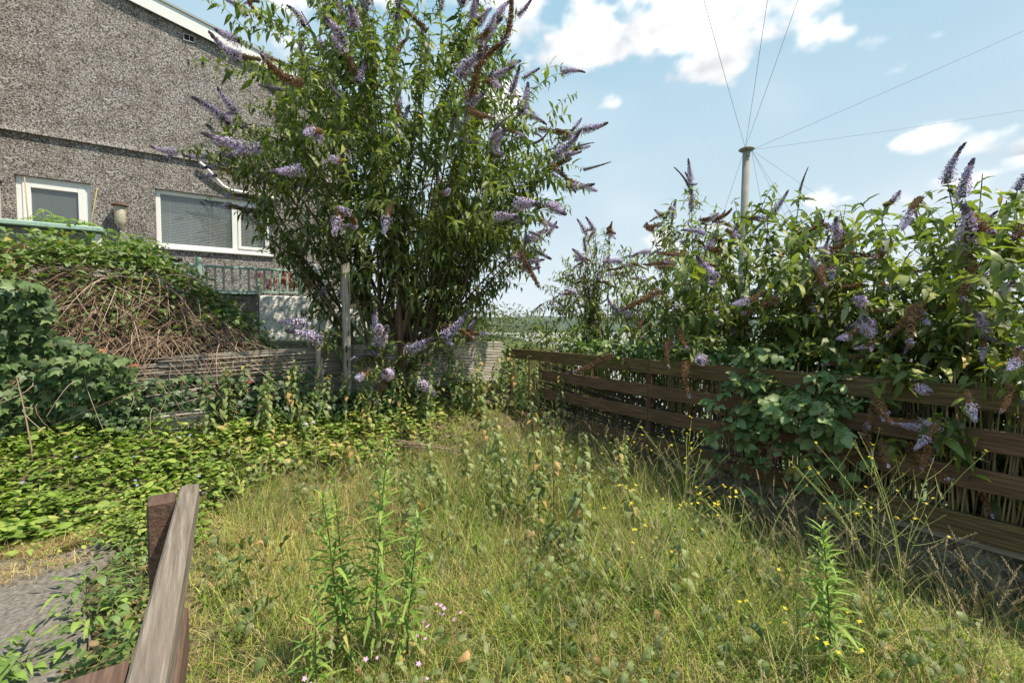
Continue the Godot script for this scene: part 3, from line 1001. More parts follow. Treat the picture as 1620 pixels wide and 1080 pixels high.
		put("sill", box_between(P.call(U - 0.05, w[0] - 0.05, w[2] - 0.045), P.call(U + 0.06, w[1] + 0.03, w[2] - 0.002), 0.008), M.upvc, win)
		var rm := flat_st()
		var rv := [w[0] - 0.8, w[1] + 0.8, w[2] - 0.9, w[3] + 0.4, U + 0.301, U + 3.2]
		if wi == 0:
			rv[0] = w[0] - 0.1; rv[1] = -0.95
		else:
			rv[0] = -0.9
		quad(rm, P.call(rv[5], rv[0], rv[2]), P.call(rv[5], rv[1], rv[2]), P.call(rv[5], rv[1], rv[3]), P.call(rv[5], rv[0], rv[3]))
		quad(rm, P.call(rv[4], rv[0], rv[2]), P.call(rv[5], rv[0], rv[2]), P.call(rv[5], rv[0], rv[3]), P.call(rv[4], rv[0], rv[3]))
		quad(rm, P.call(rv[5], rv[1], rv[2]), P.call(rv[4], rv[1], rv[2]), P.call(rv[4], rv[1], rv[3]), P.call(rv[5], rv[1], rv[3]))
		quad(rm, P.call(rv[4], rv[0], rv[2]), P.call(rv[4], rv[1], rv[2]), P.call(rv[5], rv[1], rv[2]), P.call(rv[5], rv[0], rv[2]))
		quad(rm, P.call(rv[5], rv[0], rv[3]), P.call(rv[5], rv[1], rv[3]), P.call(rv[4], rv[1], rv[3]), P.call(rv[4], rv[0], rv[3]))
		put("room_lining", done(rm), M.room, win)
	# white pipe on the wall
	var pp := soft_st()
	tube(pp, PackedVector3Array([P.call(U - 0.075, 0.22, 4.68), P.call(U - 0.075, 0.3, 4.62), P.call(U - 0.04, 0.6, 4.3), P.call(U - 0.04, 0.72, 4.24), P.call(U - 0.04, 1.6, 4.2)]), 0.028, 0.028, 8, true)
	put("waste_pipe", done(pp), M.upvc, hs)

	# wall lamp
	var lamp := thing("wall_lamp", V(U, -0.98, 3.25), "small cream lantern with a flat cap on the pebbledash between the windows", "wall lamp")
	var lb := soft_st()
	var prof := [[0.03, 0.02], [0.068, 0.1], [0.078, 0.13], [0.085, 0.4], [0.07, 0.42]]
	for k in prof.size() - 1:
		tube(lb, PackedVector3Array([Vector3(0, prof[k][1], 0.11), Vector3(0, prof[k + 1][1], 0.11)]), prof[k][0], prof[k + 1][0], 12)
	put("lamp_body", done(lb), surf(ntex(0.03, 61, [[0.0, L(0.3, 0.27, 0.2)], [1.0, L(0.56, 0.52, 0.42)]], 256), Vector3.ONE * 4.0, 0.5), lamp)
	var lc := soft_st()
	tube(lc, PackedVector3Array([Vector3(0, 0.42, 0.11), Vector3(0, 0.45, 0.11)]), 0.125, 0.1, 12, true)
	put("lamp_cap", done(lc), M.rust, lamp)
	put("bracket", box_between(Vector3(-0.02, 0.06, 0.004), Vector3(0.02, 0.12, 0.1), 0.004), M.rust, lamp)
	put("finial", box_between(Vector3(-0.01, -0.05, 0.1), Vector3(0.01, 0.03, 0.12), 0.003), M.galv, lamp)

	# terrace
	var T := 9.5
	var tw := thing("terrace_wall", V(T, 0.5, 0.8), "retaining wall under the green balustrade, dark grey left and white at the right", "wall")
	put("grey_face", box_between(V(T + 0.25, -1.0, 0.7) - tw.position, V(T - 0.02, 1.03, 2.09) - tw.position, 0.01), M.render_grey, tw)
	put("white_face", box_between(V(T + 0.25, 1.032, 0.7) - tw.position, V(T - 0.06, 2.05, 2.09) - tw.position, 0.015), M.render_white, tw)
	put("coping", box_between(V(T + 0.26, -1.0, 2.095) - tw.position, V(T - 0.08, 1.03, 2.125) - tw.position, 0.006), M.green_paint, tw)
	struct(put("terrace", box_between(V(T + 0.251, -4.0, 1.5), V(U - 0.003, 3.1, 2.06), 0.003), M.concrete))
	var lowc := thing("dark_ledge", V(T + 0.2, -0.5, 2.64), "dark flat ledge of low wall showing between creeper and sill", "ledge")
	put("ledge_wall", box_between(V(T + 0.35, -0.98, 2.06) - lowc.position, V(T + 0.16, -0.12, 2.655) - lowc.position, 0.01), M.render_grey, lowc)
	put("ledge_top", box_between(V(T + 0.4, -0.99, 2.66) - lowc.position, V(T + 0.1, -0.08, 2.7) - lowc.position, 0.008), M.slate, lowc)
	var pw := thing("parapet_wall", V(8.5, -1.0, 1.0), "rough grey rendered parapet with sage green coping below the left window", "wall")
	put("face", box_between(V(8.72, -6.0, 0.6) - pw.position, V(8.5, -1.08, 2.83) - pw.position, 0.01), M.render_grey, pw)
	put("end_pier", box_between(V(8.73, -1.078, 0.6) - pw.position, V(8.48, -0.98, 2.82) - pw.position, 0.008), M.render_white, pw)
	put("coping", box_between(V(8.78, -6.0, 2.834) - pw.position, V(8.42, -0.95, 2.9) - pw.position, 0.012), M.green_paint, pw)
	var bal := thing("balustrade", V(T, 0.94, 2.126), "sage green wooden balustrade with upright spindles on the terrace edge", "balustrade")
	for pv in [-0.74, 0.14, 1.74]:
		put("post", box_between(V(T + 0.045, pv - 0.045, 2.126) - bal.position, V(T - 0.045, pv + 0.045, 2.7) - bal.position, 0.012), M.green_paint, bal)
	for seg in [[-0.694, 0.094], [0.186, 1.694]]:
		put("rail", box_between(V(T + 0.03, seg[0], 2.545) - bal.position, V(T - 0.03, seg[1], 2.585) - bal.position, 0.006), M.green_paint, bal)
		put("bottom_rail", box_between(V(T + 0.028, seg[0], 2.14) - bal.position, V(T - 0.028, seg[1], 2.17) - bal.position, 0.005), M.green_paint, bal)
		var n := int((seg[1] - seg[0]) / 0.122)
		var sm_ := box_mesh(Vector3(0.034, 0.373, 0.028), 0.004)
		for k in n:
			put("spindle", sm_, M.green_paint, bal, Transform3D(Basis(), V(T, lerpf(seg[0], seg[1], (k + 0.5) / n), 2.3575) - bal.position))
	# white handrail returning behind the shrub
	var hr := thing("curved_handrail", V(T, 1.95, 2.1), "white curved handrail at the right end of the balustrade", "handrail")
	var ht := soft_st()
	tube(ht, PackedVector3Array([V(T, 1.86, 2.75), V(T, 1.98, 2.7), V(T - 0.02, 2.12, 2.4), V(T - 0.05, 2.2, 2.15), V(T - 0.05, 2.45, 1.9), V(T - 0.05, 2.9, 1.75)].map(func(p): return p - hr.position)), 0.04, 0.04, 8, true)
	put("rail", done(ht), M.upvc, hr)
	var hb := flat_st()
	add_box(hb, V(T - 0.1, 2.06, 0.8) - hr.position, V(T + 0.2, 3.2, 1.85) - hr.position, 0.01)
	put("ramp_side", done(hb), M.render_white, hr)

	# hydrangea behind the spindles
	var hy := thing("hydrangea", V(T + 0.35, 1.45, 2.06), "pink mophead hydrangea flowering behind the green spindles", "shrub")
	var items := []
	for i in 230:
		var p := Vector3(rf(-0.42, 0.55), rf(0.0, 0.42), rf(-0.18, 0.2))
		var a := rf(0, TAU)
		items.append([Transform3D(along(Vector3(cos(a), rf(-0.2, 0.6), sin(a)).normalized()).scaled(Vector3(1.5, 1.5, 1.5) * rf(0.8, 1.2)), p), tone_pick([1, 3, 3, 2, 0.2])])
	leaf_set(hy, items, [leaf_mesh(0.07, 0.045, "ovate", 0.2, 0.6, 4)], M.bram, M.bram_col)
	for i in 22:
		var fs := flat_st()
		var rr := rf(0.05, 0.075)
		var pink := Color(0.78, 0.17, 0.27).lerp(Color(0.8, 0.4, 0.45), rng.randf())
		if i % 6 == 0: pink = Color(0.5, 0.1, 0.08)
		for k in 70:
			var y := 1.0 - 1.5 * (k + 0.5) / 70.0
			var a := k * 2.39996
			var s := sqrt(maxf(0.0, 1.0 - y * y))
			var d := Vector3(cos(a) * s, y, sin(a) * s)
			var b := along(d)
			var c := pink * rf(0.75, 1.2)
			c.a = 1.0
			fs.set_color(c)
			var cp2 := d * rr * rf(0.92, 1.05)
			quad(fs, cp2 + b.x * 0.014, cp2 - b.z * 0.014, cp2 - b.x * 0.014, cp2 + b.z * 0.014)
		put("flower_head", done(fs), M.flower, hy, Transform3D(Basis(), Vector3(rf(-0.42, 0.6), rf(0.2, 0.46), rf(-0.1, 0.28))))
	# feathery climber over the coping
	var wi_ := thing("climber", V(8.75, -1.2, 2.5), "feathery bright green climber spilling over the green coping", "climber")
	items = []
	for i in 150:
		var t := rng.randf()
		var base := V(8.75 + rf(-0.15, 0.12), lerpf(-1.62, -0.45, t), lerpf(3.0, 2.72, t) + rf(-0.15, 0.12)) - wi_.position
		var a := rf(0, TAU)
		var d := Vector3(cos(a), rf(-0.5, 0.3), sin(a)).normalized()
		for k in 9:
			var p := base + d * k * 0.025 + Vector3(0, -0.004 * k * k * 0.3, 0)
			for s in [-1, 1]:
				var ld = (d * 0.5 + d.cross(Vector3.UP).normalized() * s + Vector3(0, -0.25, 0)).normalized()
				items.append([Transform3D(along(ld), p), tone_pick([1, 2, 2])])
	leaf_set(wi_, items, [leaf_mesh(0.055, 0.018, "lance", 0.2, 0.5, 3)], M.lush, M.lush_col, 300, "leaflet", "leaflets")
	var cs := soft_st()
	for i in 12:
		var a := V(8.8, rf(-1.6, -0.6), 2.1) - wi_.position
		tube(cs, bez(a, a + Vector3(rf(-0.1, 0.1), 0.5, 0.05), a + Vector3(rf(-0.3, 0.3), rf(0.6, 0.9), 0.15), 6), 0.006, 0.003, 4)
	put("stem", done(cs), M.stem, wi_)
	for k in 2:
		var cn := thing("garden_cane", V(8.62, [-1.69, -1.17][k], 2.5), ["thin bamboo cane in front of the left window frame", "thin bamboo cane in front of the left window's right jamb"][k], "cane")
		var ct := soft_st()
		tube(ct, PackedVector3Array([Vector3.ZERO, Vector3([-0.045, 0.15][k], [1.0, 0.98][k], -0.05)]), 0.008, 0.006, 6, true)
		put("cane", done(ct), M.reed[1], cn)
	# planter of new boards at the left edge
	var pl := thing("timber_planter", V(7.4, -1.9, 2.0), "pale new timber planter corner at the left edge below the parapet", "planter")
	for k in 3:
		var oo := 0.07 if k == 2 else 0.0
		put("board", box_between(V(7.35, -2.8, 2.04 + k * 0.145) - pl.position, V(7.3, -1.56 + oo, 2.18 + k * 0.145) - pl.position, 0.004), M.new_wood, pl)
	put("end_board", box_between(V(7.9, -1.56, 2.05) - pl.position, V(7.352, -1.6, 2.44) - pl.position, 0.004), M.new_wood, pl)
	put("soil_bed", box_between(V(7.95, -2.8, 1.5) - pl.position, V(7.36, -1.61, 2.3) - pl.position, 0.01), M.soil, pl)

func pole_and_wires() -> void:
	var at := V(6.79, 12.28, -2.5)
	var pole := thing("telegraph_pole", at, "tall grey telegraph pole with round cap behind the flowering hedge", "telegraph pole")
	var st := soft_st()
	var dv := Vector3(0.16, 0, -0.02)
	tube(st, PackedVector3Array([Vector3(0, -0.5, 0), Vector3(0.1, 4, 0), Vector3(0.1, 8.79, 0) + dv]), 0.118, 0.095, 14, true)
	put("mast", done(st), M.pole, pole)
	var cap := soft_st()
	var head := Vector3(0.1, 8.79, 0) + dv
	tube(cap, PackedVector3Array([head + Vector3(0, -0.03, 0), head + Vector3(0, 0.005, 0)]), 0.15, 0.2, 18, true)
	tube(cap, PackedVector3Array([head + Vector3(0, 0.008, 0), head + Vector3(0, 0.05, 0)]), 0.205, 0.16, 18, true)
	put("cap", done(cap), M.pole, pole)
	for k in 2:
		put("bolt", box_mesh(Vector3(0.05, 0.05, 0.05), 0.01), M.galv, pole, Transform3D(Basis(), head + Vector3(-0.08, -0.18 - 0.1 * k, 0.1)))
	# dropwires fan out to the houses around
	var h := at + head + Vector3(0, 0.02, 0)
	var ends := [[view(1041, -270, 5.0), "wire rising to the upper left, leftmost above the pole"], [view(1254, -270, 5.0), "faint wire rising steeply, middle of the three above the pole"], [view(1356, -270, 5.0), "wire rising steeply, rightmost of the three above the pole"],
		[V(-6.0, 24.0, 13.2), "long wire climbing to the right edge, upper of two"], [view(2000, 108, 14.0), "long wire running nearly level to the right edge, lower of two"],
		[V(9.0, 11.2, -2.0), "wire dropping left of the mast behind the shrubs"], [V(6.0, 13.6, 0.5), "wire dropping steeply right of the mast"], [V(5.0, 17.0, -0.5), "slanting wire right of the mast, lower of the close pair"], [V(4.6, 17.4, -0.2), "slanting wire right of the mast, upper of the close pair"], [V(3.0, 23.0, 1.5), "wire slanting gently down behind the hedge at right"]]
	for e in ends:
		var w := thing("overhead_wire", h, e[0 + 1], "wire")
		var a := Vector3(signf(e[0].x - h.x) * 0.16, 0.0, 0.05)
		var b: Vector3 = e[0] - h
		var ws := soft_st()
		var sag := 0.012 * b.length()
		tube(ws, bez(a, a.lerp(b, 0.5) - Vector3(0, sag, 0), b, 14), 0.004, 0.004, 4)
		put("cable", done(ws), M.wire, w)

# ---------------------------------------------------------------- fences
func fences() -> void:
	var W := 4.13
	var fe := thing("board_fence", V(3.3, W, 0), "dark stained timber fence of four horizontal boards along the right side", "fence")
	var o := fe.position
	var nm := box_mesh(Vector3(0.005, 0.012, 0.012), 0.001)
	var hs := [1.045, 0.785, 0.525, 0.2]
	var bh := [0.15, 0.14, 0.14, 0.155]
	for r in 4:
		# two lengths per rail, joined on the post at u = 3.3; the far ends start where the boards are broken off
		var far: float = [6.05, 5.15, 5.1, 4.45][r]
		for k in 2:
			var u0: float = -1.4 if k == 0 else 3.283
			var u1: float = 3.279 if k == 0 else far
			var mid := V((u0 + u1) / 2.0, W - 0.012, hs[r] + bh[r] / 2.0 + 0.006 * noise_b.get_noise_1d(r * 31.0 + k * 17.0)) - o
			var m := box_mesh(Vector3(0.024, bh[r], u1 - u0), 0.004)
			var bd := put("board", m, M.board_moss if r == 0 or (k == 0 and r == 3) else M.board, fe, Transform3D(Basis(Vector3.RIGHT, rf(-0.003, 0.003)), mid))
			for pu in [0.42, 3.3]:
				for q in 2:
					var nu: float = pu + (0.022 if pu > 1.0 and k == 1 else -0.03)
					if nu > u0 and nu < u1:
						put("nail", nm, M.rust, bd, Transform3D(Basis(), Vector3(-0.014, bh[r] * (-0.22 if q == 0 else 0.24), -nu + (u0 + u1) / 2.0)))
	for pu in [0.42, 3.3, 6.0]:
		put("post", box_between(V(pu - 0.04, W + 0.002, -0.25) - o, V(pu + 0.04, W + 0.09, 1.18) - o, 0.006), M.post_brown, fe)
	put("post_foot", box_between(V(3.16, W - 0.06, 0.0) - o, V(3.3, W - 0.002, 0.12) - o, 0.008), M.post_brown, fe)
	# reed screen behind, upright canes
	var rs := thing("reed_screen", V(2.0, 4.34, -0.1), "screen of upright tan reeds behind the board fence", "screen")
	var reeds := []
	for k in 3:
		var rst := soft_st()
		tube(rst, bez(Vector3.ZERO, Vector3(0.02 * (k - 1), 0.6, 0.01), Vector3(0.012, 1.2, 0.02 * (k - 1)), 4), 0.007, 0.005, 5)
		reeds.append(done(rst))
	for i in 290:
		var u := 0.1 + (i + rf(-0.4, 0.4)) * (3.15 / 290.0)
		var lean := rf(-0.03, 0.03)
		if u < 1.5: lean = rf(-0.28, 0.2) * (1.5 - u) / 1.5
		var v := 4.34 + rf(-0.02, 0.02) + 0.03 * sin(u * 5.0)
		var b := Basis(Vector3.RIGHT, lean) * Basis(Vector3.UP, rf(0, TAU))
		put("reed", reeds[i % 3], M.reed[tone_pick([4, 3, 4, 2, 2])], rs, Transform3D(b.scaled(Vector3.ONE * rf(0.75, 1.0)), V(u, v, 0.08 + rf(-0.06, 0.04)) - rs.position))
	for hh in [0.3, 0.85]:
		var ws := soft_st()
		tube(ws, PackedVector3Array([V(-0.1, 4.32, hh) - rs.position, V(1.6, 4.3, hh + 0.02) - rs.position, V(3.25, 4.32, hh) - rs.position]), 0.003, 0.003, 4)
		put("tie_wire", done(ws), M.rust, rs)
	var rs2 := thing("far_reed_screen", V(5.0, 4.36, 0.2), "short run of upright reeds under the far end of the top board", "screen")
	for i in 110:
		var u := 3.5 + (i + rf(-0.4, 0.4)) * (2.4 / 110.0)
		put("reed", reeds[i % 3], M.reed[tone_pick([4, 3, 4, 2, 2])], rs2, Transform3D(Basis(Vector3.UP, rf(0, TAU)).scaled(Vector3.ONE * rf(0.8, 0.95)), V(u, 4.37 + rf(-0.02, 0.02), 0.1) - rs2.position))
	# sagging hurdle of dark slats in the far bay
	var hd := thing("slat_hurdle", V(4.0, 4.27, 0.3), "sagging dark hurdle of thin horizontal slats behind the far boards", "hurdle")
	for i in 34:
		var t := i / 34.0
		var u1 := lerpf(5.0, 5.5, rng.randf())
		var u0 := lerpf(2.55, 3.3, t) + rf(-0.1, 0.1)
		var a := V(u1, 4.22 + rf(0.0, 0.035), 0.32 + t * 0.72 + rf(-0.006, 0.006))
		var b := V(u0, 4.22 + rf(0.0, 0.035), 0.14 + t * 0.66 + rf(-0.008, 0.008))
		var s := soft_st()
		var c := a.lerp(b, 0.5) - Vector3(0, rf(0.0, 0.04), 0)
		tube(s, bez(a - hd.position, c - hd.position, b - hd.position, 5), 0.0095, 0.0085, 5, true)
		put("slat", done(s), M.dark_slat, hd)
	# low wall under the fence and the plank edging
	var lw := thing("low_wall", V(2.5, 4.25, -0.2), "low mossy concrete wall at the foot of the board fence", "wall")
	var ls := flat_st()
	var prev := []
	for i in 47:
		var u := -1.4 + i * 0.165
		var h := (0.235 if u > 1.62 else 0.13) + 0.03 * noise_b.get_noise_1d(u * 9.0) + (0.1 * exp(-pow((u - 2.6) / 0.3, 2.0)))
		var bu := 0.02 * noise_b.get_noise_1d(u * 14.0 + 40.0)
		var row := [V(u, 4.2 + bu, -0.9) - lw.position, V(u, 4.2 + bu, h - 0.03) - lw.position, V(u, 4.225 + bu, h) - lw.position, V(u, 4.42, h) - lw.position, V(u, 4.42, -0.9) - lw.position]
		if i > 0:
			for q in 4:
				quad(ls, prev[q], prev[q + 1], row[q + 1], row[q])
		prev = row
	put("wall_body", done(ls), M.wall_old, lw)
	var pk := thing("edging_plank", V(1.0, 4.16, 0.1), "weathered grey plank edge lying along the low wall below the lowest board", "plank")
	var km := box_mesh(Vector3(0.05, 0.05, 1.25), 0.006)
	put("plank", km, timber(2, L(0.12, 0.1, 0.08), L(0.26, 0.23, 0.19), L(0.36, 0.33, 0.28), 66, 0.5), pk, Transform3D(Basis(Vector3.RIGHT, -0.01), V(1.03, 4.165, 0.165) - pk.position))

	# slatted fence at the back
	var B := 6.0
	var sf := thing("slatted_fence", V(B, 2.0, 0.5), "grey weathered fence of thin horizontal slats at the back, sagging at left", "fence")
	o = sf.position
	var slat := func(u: float, v0: float, v1: float, h0: float, h1: float, r: float, m: Material) -> void:
		var s := soft_st()
		var a := V(u, v0, h0) - o
		var b := V(u, v1, h1) - o
		tube(s, bez(a, a.lerp(b, 0.5) + Vector3(0, rf(-0.012, 0.01), rf(-0.008, 0.008)), b, 4), r, r * 0.9, 6, true)
		put("slat", done(s), m, sf)
	for i in 26:      # right panel, nearly sound
		var h := 0.72 + i * 0.0235
		slat.call(B + rf(-0.005, 0.005), 1.62 + rf(-0.02, 0.02), 4.0 + rf(-0.03, 0.05), h + rf(-0.003, 0.003), h - 0.012 + rf(-0.003, 0.003), 0.0105, M.pale_slat)
	for i in 14:      # left panel, upper band
		var h := 0.98 + i * 0.025
		slat.call(B + 0.02 + rf(-0.01, 0.01), -0.1 + rf(-0.5, 0.3), 1.58, h - 0.05 + rf(-0.03, 0.03), h + rf(-0.01, 0.01), 0.0115, M.grey_slat)
	for i in 8:
		var h := 0.72 + i * 0.024
		slat.call(B + 0.01 + rf(-0.01, 0.01), 0.3 + rf(-0.2, 0.2), 1.56, h - 0.06 + rf(-0.02, 0.02), h + 0.02, 0.0115, M.grey_slat)
	for i in 9:       # fallen pieces
		var h := 0.5 + i * 0.024
		slat.call(B - 0.3 + rf(-0.02, 0.02), -0.42 + rf(-0.05, 0.08), 0.16 + rf(-0.06, 0.06), h + rf(-0.006, 0.006), h + 0.01, 0.012, M.pale_slat)
	for i in 7:
		var h := 0.74 + i * 0.024
		slat.call(B - 0.2, -0.5 + rf(-0.08, 0.2), 0.12 + rf(-0.1, 0.1), h - 0.03, h + 0.04, 0.0115, M.grey_slat)
	for i in 8:
		var h := 1.0 + i * 0.026
		slat.call(B + 0.03, -0.62 + rf(-0.2, 0.1), 0.3 + rf(-0.2, 0.2), h - 0.05, h + 0.02, 0.0115, M.grey_slat)
	for k in [[1.28, 0.4, 1.5, 0.075, -0.07], [1.6, 0.5, 2.33, 0.085, -0.08]]:
		var ps := flat_st()
		var n := 7
		for i in n:       # an old post, worn and split: stacked lengths of one timber
			var t0 := float(i) / n
			var t1 := float(i + 1) / n
			for q in 4:
				var c0 := []
				for tt in [t0, t1]:
					for cc in 4:
						var sx := -1.0 if cc == 0 or cc == 3 else 1.0
						var sz := -1.0 if cc < 2 else 1.0
						var wob := 0.012 * noise_b.get_noise_3d(k[0] * 50.0, tt * 8.0, cc * 20.0)
						var w: float = k[3] / 2.0 * (1.0 - 0.12 * tt)
						c0.append(V(B + k[4] - sz * (w + wob), k[0] + sx * (w + wob), lerpf(k[1] - 0.15, k[2] + (0.02 * sx if tt > 0.99 else 0.0), tt)) - o)
				var q2 := (q + 1) % 4
				quad(ps, c0[q2], c0[q], c0[4 + q], c0[4 + q2])
				if i == n - 1 and q == 0:
					quad(ps, c0[7], c0[6], c0[5], c0[4])
		var pst := put("post", done(ps), M.weathered, sf)
		# dark splits along the grain
		for j in 5:
			var hh := rf(k[1] + 0.15, k[2] - 0.15)
			var dv = rf(-0.3, 0.3) * k[3]
			var z: float = -B - k[4] + k[3] * 0.5 - 0.002
			put("split", box_mesh(Vector3(rf(0.005, 0.011), rf(0.06, 0.18), 0.012), 0.002), M.dark, pst, Transform3D(Basis(Vector3(0, 0, 1), rf(-0.05, 0.05)), Vector3(k[0] + dv, hh, z) - o))
	var rp := thing("iron_pipe_post", V(5.9, 2.31, 0.4), "rusty brown pipe post standing against the slatted panel under the big bush", "post")
	var rst2 := soft_st()
	tube(rst2, PackedVector3Array([Vector3(0, -0.1, 0), Vector3(0.01, 1.9, -0.1)]), 0.032, 0.032, 10, true)
	put("pipe", done(rst2), M.rust, rp)
	var rd := thing("orange_stake", V(6.15, 3.5, 0.9), "short orange brown timber stake above the right end of the slatted panel", "stake")
	put("stake", box_mesh(Vector3(0.07, 0.75, 0.07), 0.006), M.red_post, rd, Transform3D(Basis(Vector3(0, 0, 1), -0.06), Vector3(0, 0.33, 0)))
	var th := thing("thin_pole", V(10.4, 6.0, 0.6), "thin dark pole rising from the bank beyond the corner", "pole")
	var tp := soft_st()
	tube(tp, PackedVector3Array([Vector3(0, -0.1, 0), Vector3(0, 1.8, 0)]), 0.03, 0.025, 6, true)
	put("pole", done(tp), M.rust, th)
	var fp := thing("old_plank", V(6.35, 3.0, 1.3), "weathered plank leaning behind the slatted panel beside the orange stake", "plank")
	put("plank", box_mesh(Vector3(0.75, 0.045, 0.12), 0.005), M.grey_slat, fp, Transform3D(Basis(Vector3(0, 0, 1), -0.17), Vector3(0.12, 0.14, 0)))

	# hand rail in the foreground
	var hr := thing("hand_rail", V(1.3, -0.06, 0.1), "weathered brown handrail with grey top board beside the concrete path", "handrail")
	o = hr.position
	var axis := Basis(Vector3.UP, -0.055)
	put("top_board", box_mesh(Vector3(0.062, 0.09, 1.95), 0.006), M.rail_top, hr, Transform3D(axis, V(1.27, -0.07, 0.905) - o))
	put("post", box_between(V(2.2, -0.145, -0.1) - o, V(2.09, -0.062, 0.945) - o, 0.006), M.rail_brown, hr)
	put("lower_board", box_mesh(Vector3(0.024, 0.13, 1.5), 0.005), M.rail_brown, hr, Transform3D(axis, V(1.0, -0.078, 0.64) - o))
	put("cross_board", box_between(V(1.17, -0.9, 0.80) - o, V(1.1, -0.115, 0.93) - o, 0.005), M.rail_brown, hr)
	put("edging_board", box_between(V(3.4, -0.14, -0.05) - o, V(1.6, -0.11, 0.22) - o, 0.005), M.weathered, hr)

# ---------------------------------------------------------------- planting
func leaf_xf(p: Vector3, d: Vector3, up: Vector3, s: float) -> Transform3D:
	return Transform3D(along(d, up).scaled(Vector3.ONE * s), p)

func any_dir(lo := -0.4, hi := 0.5) -> Vector3:
	var a := rf(0, TAU)
	return Vector3(cos(a), rf(lo, hi), sin(a)).normalized()

func loose_up(k := 0.5) -> Vector3:
	return (Vector3.UP + Vector3(rf(-k, k), 0, rf(-k, k))).normalized()

